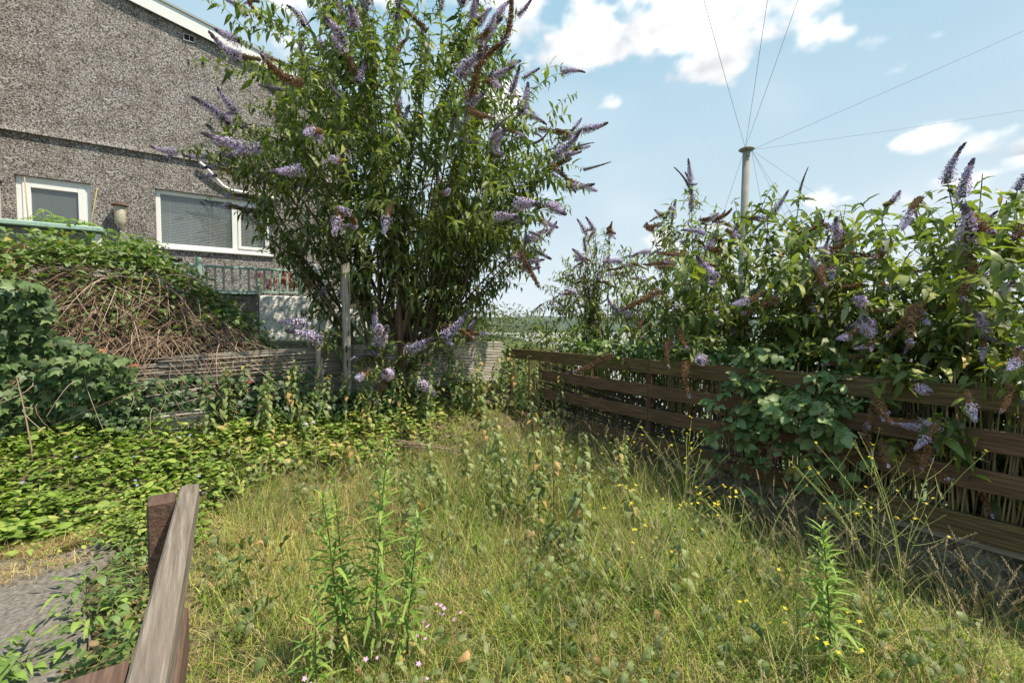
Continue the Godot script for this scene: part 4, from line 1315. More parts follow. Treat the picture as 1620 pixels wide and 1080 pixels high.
func shrubs() -> void:
	# the tall butterfly bush behind the back fence
	var centre := V(6.75, 2.57, 3.85)
	var tips := crown_tips(70, centre, Vector3(2.45, 2.35, 1.9), deg_to_rad(-34.9), -0.55, 0.3, true)
	for i in 14:      # low boughs hanging over the slats
		tips.append(V(rf(5.35, 5.9), rf(1.5, 3.3), rf(0.75, 1.6)))
	for i in 3:
		tips.append(V(rf(5.6, 6.0), rf(0.8, 1.5), rf(1.25, 1.6)))
	for e in [[340, 165], [330, 250], [345, 270], [325, 190], [470, 60], [450, 30], [600, 0], [330, 225], [370, 330], [360, 300], [395, 340], [400, 130], [350, 320]]:
		tips.append(view(e[0] + 30.0, e[1] + 10.0, rf(6.6, 7.2)))
	for e in [[905, 215], [890, 245], [870, 130], [860, 330], [840, 420], [870, 375], [800, 30], [880, 270]]:
		tips.append(view(e[0] - 12.0, e[1] * 1.0, rf(6.3, 7.0)))
	buddleia(V(6.6, 2.6, 0.75), "tall purple butterfly bush rising behind the back slatted fence beside the house", tips, {"centre": centre, "thick": 1.35, "bare": 0.3, "shoots": 0.5, "bloom": 0.02, "tip_bloom": 0.75, "leaf": 1.0, "spike": 1.4, "plump": 1.4, "most": 298, "clear_left": true, "spread": 0.45, "tones": [3, 5, 4, 2, 2.6, 0.8, 0.1], "shell": {"n": 960, "centre": centre, "half": Vector3(2.55, 2.45, 1.85), "yaw": deg_to_rad(-34.9), "low": -0.72, "bloom": 0.5}, "kinds": [7, 1.2, 2, 1.2]})
	# the butterfly bushes along the right, beyond the board fence
	var spots := [
		[V(6.1, 6.1, 0.2), V(6.1, 6.1, 1.9), Vector3(0.95, 1.1, 0.9), 26, 0.7, 1.0, "slender small leaved butterfly bush farthest along behind the fence, left of the mast"],
		[V(4.4, 6.1, -0.1), V(4.3, 6.1, 2.0), Vector3(0.95, 1.35, 0.9), 28, 0.8, 1.1, "butterfly bush with one tall upright spire left of the telegraph pole"],
		[V(2.75, 5.4, -0.3), V(2.8, 5.3, 1.75), Vector3(1.3, 1.15, 1.0), 34, 0.95, 1.2, "dense butterfly bush behind the middle of the board fence right of the mast"],
		[V(1.6, 5.3, -0.3), V(1.65, 5.25, 1.5), Vector3(1.0, 0.95, 0.95), 30, 1.0, 1.1, "broad leaved butterfly bush whose boughs arch over the board fence"],
		[V(0.7, 4.9, -0.3), V(0.7, 4.85, 1.55), Vector3(0.85, 0.95, 0.85), 26, 1.0, 1.1, "nearest butterfly bush with big brown spikes at the right edge"],
	]
	for i in spots.size():
		var s: Array = spots[i]
		var tp := crown_tips(s[3], s[1], s[2], rf(0, TAU), -0.35, 0.3)
		if i == 0:
			for k in 8: tp.append(s[1] + Vector3(rf(-0.9, 0.8), rf(0.9, 1.45), rf(-0.6, 0.6)))
		if i == 1:
			tp.append(V(4.26, 6.28, 3.75))
			for k in 4: tp.append(V(4.3 + rf(-0.4, 0.4), 6.25 + rf(-0.5, 0.5), rf(3.0, 3.5)))
		for e in [[], [], [[1060, 540, 4.0], [965, 560, 3.95]], [[1280, 590, 3.85], [1430, 580, 3.95], [1390, 630, 3.92], [1400, 700, 3.9], [1365, 480, 4.3], [1405, 465, 4.3]], [[1480, 672, 3.85], [1530, 618, 3.85], [1610, 552, 3.8], [1455, 485, 4.3]]][i]:
			tp.append(sight(e[0], e[1], e[2]))
		for e in [[], [[1060, 330, 7.0], [1130, 345, 6.8]], [[1190, 345, 5.2], [1265, 305, 5.3], [1160, 380, 5.6]], [[1400, 325, 4.4], [1330, 335, 4.8]], [[1500, 290, 4.0], [1555, 275, 4.0], [1610, 300, 3.7], [1450, 325, 4.2]]][i]:
			tp.append(view(e[0], e[1], e[2]))
		buddleia(s[0], s[6], tp, {"centre": s[1] - Vector3(0, 0.6, 0), "leaf": s[4], "spike": s[5], "bare": 0.25, "shoots": 0.4, "bloom": 0.1, "arch": 0.3, "gap": 0.09, "meshes": bud_leaf if i < 2 else broad_leaf, "shoot_len": 0.8, "shell": {"n": [210, 190, 230, 160, 130][i], "centre": s[1], "half": s[2] * 0.95, "yaw": 0.0, "low": -0.45, "bloom": [0.12, 0.16, 0.16, 0.13, 0.13][i]}, "tones": [1, 3, 6, 6.5, 2.2, 1.8, 0.25], "kinds": [3.6, 0.8, 3.2, 3.6], "sag": -0.85, "most": 88, "plump": 1.3, "extra": [[view(1095, 318, 7.0), Vector3(0.02, 1, 0), 2.0, "bud"], [view(1098, 318, 7.0), Vector3(0.9, 0.35, -0.5), 1.3, "bud"], [view(1092, 318, 7.0), Vector3(-0.9, 0.25, 0.4), 1.2, "bud"]] if i == 1 else []})
	# dense low growth that fills the bushes' feet
	var items := []
	for i in 7000:
		var u := rf(-0.8, 6.4)
		var p := V(u, 4.55 + absf(rng.randfn(0.0, 0.75)), 0)
		p.y = lerpf(-0.4, 1.5, pow(rng.randf(), 0.8)) + 0.25 * noise_b.get_noise_2d(u * 3.0, p.x * 3.0)
		var c: Color = M.bud_col[tone_pick([4, 5, 5, 3, 0.5, 0.8, 0.1])] * rf(0.8, 1.2)
		items.append([leaf_xf(p, any_dir(), loose_up(), rf(0.6, 1.05)), c])
	tag(scatter("hedge_undergrowth", bud_leaf[1], M.bud_all, items), "dense leafy undergrowth filling the feet of the flowering bushes beyond the board fence", "undergrowth")
	items = []
	for i in 17000:
		var u := rf(6.15, 15.0)
		var v := rf(2.4, 8.5)
		var p := V(u, v, H(u, v) + rng.randf() * (0.62 + 0.5 * noise_b.get_noise_2d(u * 1.5, v * 1.5)) + (0.12 if u > 8.0 else 0.0))
		var c: Color = [L(0.085, 0.11, 0.03), L(0.13, 0.15, 0.045), L(0.18, 0.18, 0.06), L(0.06, 0.09, 0.03), L(0.2, 0.15, 0.06)][tone_pick([4, 4, 2, 3, 1])] * rf(0.75, 1.2)
		items.append([leaf_xf(p, any_dir(), loose_up(), rf(0.8, 1.5)), c])
	tag(scatter("scrub_bank", leaf_mesh(0.075, 0.045, "ovate", 0.2, 0.6, 3), M.foliage, items), "yellowish green scrub on the bank beyond the fence corner", "scrub")

	# bramble spilling over the board fence
	var br := thing("bramble_clump", V(1.8, 4.3, 0.0), "bramble with broad green leaves and ripening berries hanging over the board fence", "bramble")
	items = []
	var cane_st := soft_st()
	for i in 40:
		var u0 := rf(1.42, 2.25)
		var a := V(u0 + rf(-0.2, 0.2), 4.4, rf(0.8, 1.2))
		var b := V(clampf(u0 + rf(-0.4, 0.4), 1.3, 2.35), rf(3.74, 4.06), lerpf(0.1, 1.1, rng.randf()) + (0.35 if absf(u0 - 1.8) > 0.35 else 0.0))
		var pts := bez(a, V(u0, 4.0, maxf(a.y, b.y) + 0.12), b, 8)
		for k in pts.size(): pts[k] -= br.position
		tube(cane_st, pts, 0.004, 0.0022, 4)
		for k in range(2, 9):
			for q in (2 if rng.randf() < 0.45 else 1):
				var d := Vector3(rf(-1.0, 0.2), rf(-0.5, 0.35), rf(-0.9, 0.9)).normalized()
				items.append([leaf_xf(pts[k] + Vector3(rf(-0.02, 0.02), rf(-0.03, 0.03), rf(-0.04, 0.04)), d, (Vector3(-0.45, 1.0, 0.2) + Vector3(rf(-0.7, 0.7), 0, rf(-0.7, 0.7))).normalized(), rf(0.6, 1.3)), tone_pick([1, 4, 6, 5, 0.3])])
	put("cane", done(cane_st), M.redstem, br)
	leaf_set(br, items, bramble, M.bram, M.bram_col)
	var berry := soft_st()
	for k in 26:
		var y := 1.0 - 2.0 * (k + 0.5) / 26.0
		var s := sqrt(1.0 - y * y)
		var c := Vector3(cos(k * 2.4) * s, y * 1.15, sin(k * 2.4) * s) * 0.0075
		var b := along(c)
		var r := 0.0036
		var q := [c + b.x * r, c + b.z * r, c - b.x * r, c - b.z * r]
		for e in 4: tri(berry, c + c.normalized() * 0.003, q[(e + 1) % 4], q[e])
	var bm := done(berry)
	var bmats := [plain(L(0.018, 0.01, 0.014), 0.3), plain(L(0.2, 0.05, 0.03), 0.4), plain(L(0.22, 0.16, 0.08), 0.6), plain(L(0.08, 0.03, 0.02), 0.5)]
	for cl in [[2.12, 0.42, 26], [1.78, 0.53, 34], [2.25, 0.75, 14], [1.55, 0.85, 10], [1.45, 0.42, 9]]:
		for i in cl[2]:
			put("berry", bm, bmats[tone_pick([2, 2, 3, 3])], br, Transform3D(Basis.from_euler(Vector3(rf(0, 3), rf(0, 3), 0)).scaled(Vector3.ONE * rf(0.8, 1.35)), V(cl[0] + rng.randfn(0, 0.055), 3.76 + rf(-0.05, 0.05), cl[1] + rng.randfn(0, 0.06)) - br.position))
	var bt := thing("bramble_sprawl", V(3.3, 4.5, 1.1), "bramble leaves sprawling along the top of the board fence behind the middle post", "bramble")
	items = []
	for i in 420:
		var u := rf(1.2, 4.9)
		var p := V(u, rf(4.2, 4.75), 1.14 + 0.22 * rng.randf() + 0.1 * noise_b.get_noise_1d(u * 20.0)) - bt.position
		items.append([leaf_xf(p, any_dir(-0.4, 0.3), loose_up(0.6), rf(0.6, 1.0)), tone_pick([2, 4, 5, 4, 0.5])])
	leaf_set(bt, items, bramble, M.bram, M.bram_col)
	var pf := soft_st()
	for k in 5:
		var a := k * TAU / 5
		leaf_into(pf, Transform3D(along(Vector3(cos(a), 0.3, sin(a)))), 0.014, 0.012, "ovate", 0.2, 0.3, 3, Color(0.75, 0.62, 0.62), Color(0.75, 0.58, 0.58))
	var pfm := done(pf)
	for i in 14:
		put("blossom", pfm, M.flower, bt, leaf_xf(V(rf(1.8, 2.6), rf(4.1, 4.2), rf(1.16, 1.36)) - bt.position, loose_up(), Vector3.FORWARD, rf(0.9, 1.4)))

	# left: thicket of bramble on the slope under the parapet
	var mo := thing("bramble_thicket", V(7.2, -0.5, 0.6), "big thicket with leafy green top and tangled dead brown stems below the house", "thicket")
	items = []
	var leaves_small := [leaf_mesh(0.085, 0.05, "ovate", 0.25, 0.8, 4), leaf_mesh(0.08, 0.042, "ovate", 0.15, 1.1, 4, 0.3), leaf_mesh(0.095, 0.05, "ovate", 0.3, 0.5, 4)]
	for i in 6500:
		var v := rf(-2.7, 1.15)
		var u := rf(6.35, 8.3)
		var p := V(u, v, mound(u, v) + rng.randfn(0.0, 0.05) - 0.02 + (0.22 * pow(rng.randf(), 5.0)))
		var front := sm(7.0, 6.3, u)
		if rng.randf() < front * 0.9: continue
		items.append([leaf_xf(p - mo.position, any_dir(-0.3, 0.4), loose_up(0.6), rf(0.75, 1.4)), tone_pick([1, 2, 5, 5, 0.5])])
	leaf_set(mo, items, leaves_small, M.bram, M.bram_col)
	for i in 330:
		var v := rf(-1.15, 0.95)
		var u := rf(6.3, 7.0)
		var a := V(u, v, mound(u, v) - rf(0.0, 0.1))
		var e := V(u - rf(0.25, 0.75), v + rf(-0.55, 0.55), a.y - rf(0.2, 0.75))
		e.z = minf(e.z, -5.72)
		e.y = maxf(e.y, 0.72 + rf(0.0, 0.35))
		var c := a.lerp(e, 0.5) + Vector3(rf(-0.15, 0.15), rf(0.05, 0.28), rf(0.0, 0.2))
		var st := soft_st()
		tube(st, bez(a - mo.position, c - mo.position, e - mo.position, 7), rf(0.003, 0.0065), 0.002, 4)
		if rng.randf() < 0.6:
			var f := a.lerp(e, rf(0.4, 0.8)) + Vector3(0, 0.06, 0)
			tube(st, bez(f - mo.position, f + Vector3(rf(-0.15, 0.15), rf(-0.1, 0.1), rf(0.0, 0.1)) - mo.position, f + Vector3(rf(-0.25, 0.25), rf(-0.3, 0.05), rf(0.0, 0.12)) - mo.position, 4), 0.0028, 0.0015, 3)
		var o := put("dead_stem" if i < 295 else "dead_stem_rest", done(st), M.deadstem[tone_pick([4, 3, 3, 1.6])], mo)
		if i >= 295: o.name = numbered("dead_twig", mo)
	# leaves scattered through the dead part
	for i in 60:
		var v := rf(-1.0, 0.9)
		put("sprig_leaf", leaves_small[i % 3], M.bram[tone_pick([0, 2, 4, 5, 1])], mo, leaf_xf(V(rf(6.0, 6.5), v, rf(1.15, 1.75)) - mo.position, any_dir(), loose_up(), rf(0.6, 1.0)))
	var litter := soft_st()
	for i in 900:       # the mat of dead wood behind
		var v := rf(-1.3, 1.1)
		var u := rf(6.35, 7.3)
		var a := V(u, v, mound(u, v) - rf(0.05, 0.5))
		tube(litter, bez(a - mo.position, a + Vector3(rf(-0.3, 0.3), rf(0, 0.1), rf(0, 0.2)) - mo.position, a + Vector3(rf(-0.5, 0.5), rf(-0.4, 0.1), rf(0, 0.4)) - mo.position, 4), 0.005, 0.002, 3)
	var lo := put("dead_mat", done(litter), M.deadstem[2], mo)
	lo.set_meta("kind", "stuff")
	# soil of the mound
	struct(put("slope", slope_mesh(), M.soil))

	# ivy
	var iv := thing("ivy", V(5.9, -1.4, 0.4), "glossy dark ivy clothing the bank at the left edge below the thicket", "ivy")
	items = []
	for i in 4600:
		var v := rf(-3.2, -0.45)
		var h := lerpf(0.42, 1.95, rng.randf())
		var reach := 0.2 * sm(0.4, 1.2, h) + 0.16 * noise_b.get_noise_2d(v * 3.0, h * 3.0)
		if v > -1.0 and h > 1.25 + 0.5 * (-0.45 - v): continue
		var p := V(5.95 - reach - rf(-0.08, 0.08), v, h)
		items.append([leaf_xf(p - iv.position, Vector3(rf(-0.8, 0.8), rf(-1.0, 0.1), rf(0.0, 0.8)).normalized(), Vector3(rf(-0.4, 0.5), rf(0.1, 0.9), 1.0).normalized(), rf(0.6, 1.2)), tone_pick([1, 3, 4, 3.5, 0.05])])
	leaf_set(iv, items, ivy_leaf, M.ivy, M.ivy_col)
	var il := thing("low_ivy", V(5.85, 0.3, 0.4), "dark small leaved ivy trailing over the fallen slats of the back fence", "ivy")
	items = []
	for i in 3000:
		var v := rf(-0.75, 2.2)
		var h := 0.42 + absf(rng.randfn(0.0, 0.28))
		if h > 1.1 or (v > 1.2 and h > 0.75): continue
		if v > -0.45 and v < 0.12 and h > 0.48 and h < 0.72 and rng.randf() < 0.85: continue
		var p := V(5.88 - rf(0.0, 0.2) - 0.25 * maxf(0.0, 0.7 - h), v, h)
		items.append([leaf_xf(p - il.position, Vector3(rf(-0.8, 0.8), rf(-1.0, 0.1), rf(0.0, 0.8)).normalized(), Vector3(rf(-0.4, 0.5), rf(0.1, 0.9), 1.0).normalized(), rf(0.45, 0.95)), tone_pick([4, 4, 2.5, 1, 0.12])])
	leaf_set(il, items, ivy_leaf, M.ivy, M.ivy_col)
	for i in 26:
		var st := soft_st()
		var a := V(5.75 - rf(0, 0.2), rf(-1.6, 0.6), rf(0.5, 1.3))
		tube(st, bez(a - il.position, a + Vector3(rf(-0.3, 0.3), rf(-0.2, 0.2), 0.1) - il.position, a + Vector3(rf(-0.6, 0.6), rf(-0.6, 0.0), 0.12) - il.position, 6), 0.004, 0.002, 4)
		put("bare_runner", done(st), M.deadstem[tone_pick([2, 3, 1, 3])], il)
	var ds := thing("dead_cane", V(5.5, -1.12, 0.4), "single pale dead cane standing upright against the ivy", "cane")
	var dt := soft_st()
	tube(dt, bez(Vector3.ZERO, Vector3(-0.02, 0.35, 0), Vector3(-0.09, 0.75, -0.05), 6), 0.008, 0.004, 5)
	put("cane", done(dt), M.deadstem[1], ds)
	var el := thing("fallen_timber", V(5.75, -1.0, 0.45), "grey fallen timber lying along the foot of the ivy", "timber")
	put("timber", box_mesh(Vector3(0.9, 0.05, 0.09), 0.008), M.grey_slat, el, Transform3D(Basis(Vector3(0, 0, 1), 0.07) * Basis(Vector3.UP, -0.1), Vector3.ZERO))

func mound(u: float, v: float) -> float:
	var crest := 2.45 - 0.85 * sm(-0.55, 0.9, v)
	var base := lerpf(1.35, crest, sm(6.2, 7.3, u))
	base -= 0.1 * sm(7.8, 8.4, u)
	return base + 0.13 * noise_b.get_noise_2d(u * 4.0, v * 4.0) - 0.55 * sm(0.4, 1.2, v)

func slope_mesh() -> ArrayMesh:
	var st := soft_st()
	for i in 10:
		for j in 23:
			var q := []
			for k in [[0, 0], [0, 1], [1, 1], [1, 0]]:
				var u: float = 6.2 + (i + k[0]) * 0.2
				var v: float = -4.0 + (j + k[1]) * 0.2
				q.append(V(u, v, mound(u, v) - 0.3 - 0.5 * sm(6.9, 6.2, u) - 0.9 * sm(0.1, 0.8, v)))
			quad(st, q[0], q[1], q[2], q[3])
	return done(st)

# where the line of sight through that point meets the upright plane v metres across
func sight(px: float, py: float, v: float) -> Vector3:
	var one := view(px, py, 1.0) - EYE
	return EYE + one * (v / one.x)

# a point of the place, found once from where it stands in view at a measured distance
func view(px: float, py: float, depth: float) -> Vector3:
	var p := deg_to_rad(2.35)
	var a := deg_to_rad(34.9)
	var x := (px - 810.0) / 730.0
	var y := (540.0 - py) / 730.0
	var z := cos(p) + y * sin(p)
	var yy := y * cos(p) - sin(p)
	return V((-sin(a) * x + cos(a) * z) * depth, (cos(a) * x + sin(a) * z) * depth, 1.6 + yy * depth)

func meadow() -> void:
	var G := [L(0.162, 0.256, 0.0342), L(0.243, 0.352, 0.0489), L(0.338, 0.433, 0.0734), L(0.405, 0.447, 0.0977)]
	var S := [L(0.641, 0.506, 0.218), L(0.778, 0.627, 0.307), L(0.515, 0.396, 0.168), L(0.435, 0.264, 0.119)]
	var kinds := [
		tuft(26, 0.06, 0.08, 0.2, 1.3, 0.005, G), tuft(22, 0.07, 0.14, 0.36, 2.3, 0.0042, G + [S[0]]), tuft(30, 0.08, 0.1, 0.3, 2.7, 0.0032, S),
		tuft(30, 0.1, 0.1, 0.3, 3.3, 0.003, S), tuft(28, 0.07, 0.1, 0.28, 2.4, 0.0038, G + S), tuft(14, 0.07, 0.06, 0.16, 1.3, 0.008, G)]
	kinds.append(tuft(9, 0.14, 0.3, 0.62, 2.0, 0.0042, G + [S[0], S[1], S[2]]))
	var bags := [[], [], [], [], [], [], []]
	for i in 7000:
		var u := rf(-0.7, 5.75)
		var v := rf(0.0, 4.16)
		if rng.randf() > 1.15 - u * 0.1: continue
		var dry := noise_b.get_noise_2d(u * 1.1 + 5.0, v * 1.1) * 1.5 + noise_b.get_noise_2d(u * 4.0, v * 4.0) * 1.1 - 0.24
		dry += 0.6 * exp(-pow((u - 1.6) / 0.9, 2.0) - pow((v - 0.9) / 1.0, 2.0)) + 0.55 * exp(-pow((u - 4.1) / 0.6, 2.0) - pow((v - 1.5) / 0.8, 2.0)) - 0.5 * exp(-pow((u - 2.9) / 0.7, 2.0) - pow((v - 1.9) / 0.7, 2.0))
		var k := tone_pick([2.2, 3.0, 0.8, 0.4, 2.0, 1.2]) if dry < -0.1 else (tone_pick([1, 2, 1.6, 1.0, 2.6, 0.6]) if dry < 0.35 else tone_pick([0.4, 0.7, 3, 2.2, 2.2, 0.3]))
		var s := rf(0.75, 1.25) * (1.0 - 0.25 * sm(3.5, 5.0, u))
		if absf(v - 0.1) < 0.2: s *= 0.8
		s *= 1.0 - 0.5 * sm(3.0, 3.8, v) * sm(3.3, 1.8, u)
		var b := Basis.from_euler(Vector3(rf(-0.2, 0.2), rf(0, TAU), rf(-0.2, 0.2))).scaled(Vector3(s, s * rf(0.8, 1.2), s))
		bags[k].append([Transform3D(b, V(u, v, H(u, v))), Color.WHITE * rf(0.75, 1.2) * (1.0 + 0.35 * noise_b.get_noise_2d(u * 5.0 + 9.0, v * 5.0))])
	for i in 1700:       # long arching blades
		var u := rf(0.2, 4.9)
		var v := rf(0.2, 4.0)
		if v > 3.0 and u < 2.0 and rng.randf() < 0.6: continue
		bags[6].append([Transform3D(Basis(Vector3.UP, rf(0, TAU)).scaled(Vector3.ONE * rf(0.6, 1.0)), V(u, v, H(u, v))), Color.WHITE * rf(0.8, 1.15)])
	for i in 900:       # taller green clumps
		var cu := rf(0.5, 4.6)
		var cv := rf(1.4, 3.7)
		if noise_b.get_noise_2d(cu * 3.0 + 30.0, cv * 3.0) < 0.05: continue
		bags[[0, 1, 6][rng.randi() % 3]].append([Transform3D(Basis(Vector3.UP, rf(0, TAU)).scaled(Vector3.ONE * rf(1.0, 1.5)), V(cu, cv, H(cu, cv))), Color(0.8, 1.0, 0.7) * rf(0.85, 1.15)])
	for i in 500:       # strays on the path edge and bank
		var u := rf(1.5, 5.8)
		var v := rf(-2.3, 0.0)
		if u < 4.1 and v < -0.3 - 0.06 * rng.randf() and rng.randf() < 0.93: continue
		bags[[1, 2, 4, 3][rng.randi() % 4]].append([Transform3D(Basis(Vector3.UP, rf(0, TAU)).scaled(Vector3.ONE * rf(0.5, 0.9)), V(u, v, H(u, v))), Color.WHITE])
	for i in 90:        # dry hay at the left end of the path
		var u := rf(3.75, 4.5)
		var v := rf(-1.5, -0.55)
		bags[3].append([Transform3D(Basis(Vector3.UP, rf(0, TAU)).scaled(Vector3.ONE * rf(0.6, 1.0)), V(u, v, H(u, v) + 0.05)), Color.WHITE * rf(0.7, 1.0)])
	var ls := ["short upright green grass growing through the garden plot", "long lax green grass growing through the garden plot", "bleached straw coloured grass over the plot", "flattened dry hay lying on the plot", "mixed green and dry grass of the garden plot", "broad bladed fresh grass low in the plot", "longest arching single grass blades over the plot"]
	for k in 7:
		tag(scatter("grass", kinds[k], M.grass, bags[k]), ls[k], "grass")
	var heads := []
	var sm1 := seed_tuft(7, 0.35, 0.7, 1.0)
	for i in 420:
		var u := rf(0.0, 4.8)
		var v := rf(0.3, 4.1)
		if rng.randf() < 0.35 and v < 2.2: continue
		heads.append([Transform3D(Basis(Vector3.UP, rf(0, TAU)).scaled(Vector3.ONE * rf(0.6, 1.05)), V(u, v, H(u, v))), Color.WHITE * rf(0.8, 1.15)])
	tag(scatter("seeding_grass", sm1, M.grass, heads), "wispy tan seed heads standing above the grass", "grass")
	# periwinkle and creepers over the left bank
	var items := []
	for i in 34000:
		var u := rf(3.7, 5.9)
		var v := rf(-3.2, 3.2)
		var edge := 4.4 + 0.5 * sm(-0.4, 1.0, v) + 0.15 * sm(1.0, 2.5, v) + 0.25 * noise_b.get_noise_2d(v * 4.0, 3.0)
		if v > -0.4 and v < 0.05: edge = 3.9
		if u < edge and not (v < -0.2 and u > edge - 0.35 and rng.randf() < 0.12): continue
		if rng.randf() < 0.25 + 0.5 * sm(1.2, 3.2, v): continue
		var p := V(u, v, H(u, v) + 0.02 + 0.13 * rng.randf() * (1.0 + noise_b.get_noise_2d(u * 5.0, v * 5.0)))
		var dry := sm(-0.2, 1.0, v + noise_b.get_noise_2d(u * 3.0, v * 3.0))
		var c: Color = [L(0.15, 0.23, 0.04), L(0.22, 0.32, 0.055), L(0.31, 0.4, 0.08), L(0.43, 0.45, 0.13), L(0.5, 0.41, 0.15)][tone_pick([3, 4, 3, 1.0 + 2.5 * dry, 0.15 + 2.0 * dry])] * rf(0.8, 1.2)
		items.append([leaf_xf(p, any_dir(-0.2, 0.5), loose_up(0.7), rf(0.45, 1.5)), c])
	var round_ones := []
	var pointed := []
	for i in items.size():
		if noise_a.get_noise_2d(items[i][0].origin.x * 30.0, items[i][0].origin.z * 30.0) + rf(-0.25, 0.25) > 0.08:
			round_ones.append(items[i])
		else:
			pointed.append(items[i])
	tag(scatter("ground_cover", small_leaf[1], M.foliage, pointed), "low creeping periwinkle leaves covering the bank at left", "ground cover")
	tag(scatter("ground_cover", small_leaf[0], M.foliage, round_ones), "rounder creeping leaves in patches among the periwinkle on the left bank", "ground cover")
	# blue periwinkle flowers, tiny
	var pm := petal_flower(5, 0.013, 0.012, Color(0.2, 0.22, 0.5), Color(0.4, 0.4, 0.55))
	for i in 14:
		var u := rf(4.45, 5.4)
		var v := rf(-1.6, 0.4)
		var f := put("periwinkle_flower", pm, M.flower, self, leaf_xf(V(u, v, H(u, v) + rf(0.1, 0.17)), (Vector3.UP + Vector3(rf(-0.4, 0.4), 0, rf(0.2, 0.8))).normalized(), Vector3.FORWARD, rf(0.9, 1.3)))
		tag(f, "tiny blue periwinkle flower among the creeping leaves of the left bank", "flower", "periwinkle flowers on the left bank")

func petal_flower(n: int, length: float, width: float, c1: Color, c0: Color) -> ArrayMesh:
	var st := soft_st()
	for k in n:
		var a := k * TAU / n
		leaf_into(st, Transform3D(along(Vector3(cos(a), 0.35, sin(a)).normalized())), length, width, "ovate", 0.15, 0.4, 3, c0, c1)
	return done(st)

func lush_weed(at: Vector3, height: float, lean: Vector3, label: String, leaves: int, size := 1.0) -> void:
	var root := thing("willow_weed", at, label, "weed")
	var tip := Vector3(0, height, 0) + lean
	var ctrl := Vector3(0, height * 0.5, 0) + lean * 0.1
	var st := soft_st()
	tube(st, bez(Vector3(0, -0.05, 0), ctrl, tip, 8), 0.0055, 0.002, 5)
	put("stem", done(st), M.greenstem, root)
	for i in leaves:
		var t := pow((i + 0.5) / leaves, 0.8)
		if t < 0.08: continue
		var p := Vector3(0, -0.05, 0).lerp(ctrl, t).lerp(ctrl.lerp(tip, t), t)
		if rng.randf() < 0.13: continue
		var a := i * 2.39996 + rf(-0.5, 0.5)
		var s := lerpf(1.2, 0.45, pow(t, 2.2)) * rf(0.55, 1.2) * size
		var rise := lerpf(0.25, 1.3, t * t) + rf(-0.2, 0.3)
		put("leaf", strap_leaf[rng.randi() % 3], M.weed[3] if t < 0.3 and rng.randf() < 0.15 else M.lush[tone_pick([3 - 2.0 * t, 3, 1 + 3.0 * t])], root, leaf_xf(p, Vector3(cos(a), rise, sin(a)).normalized(), Vector3.UP, s))

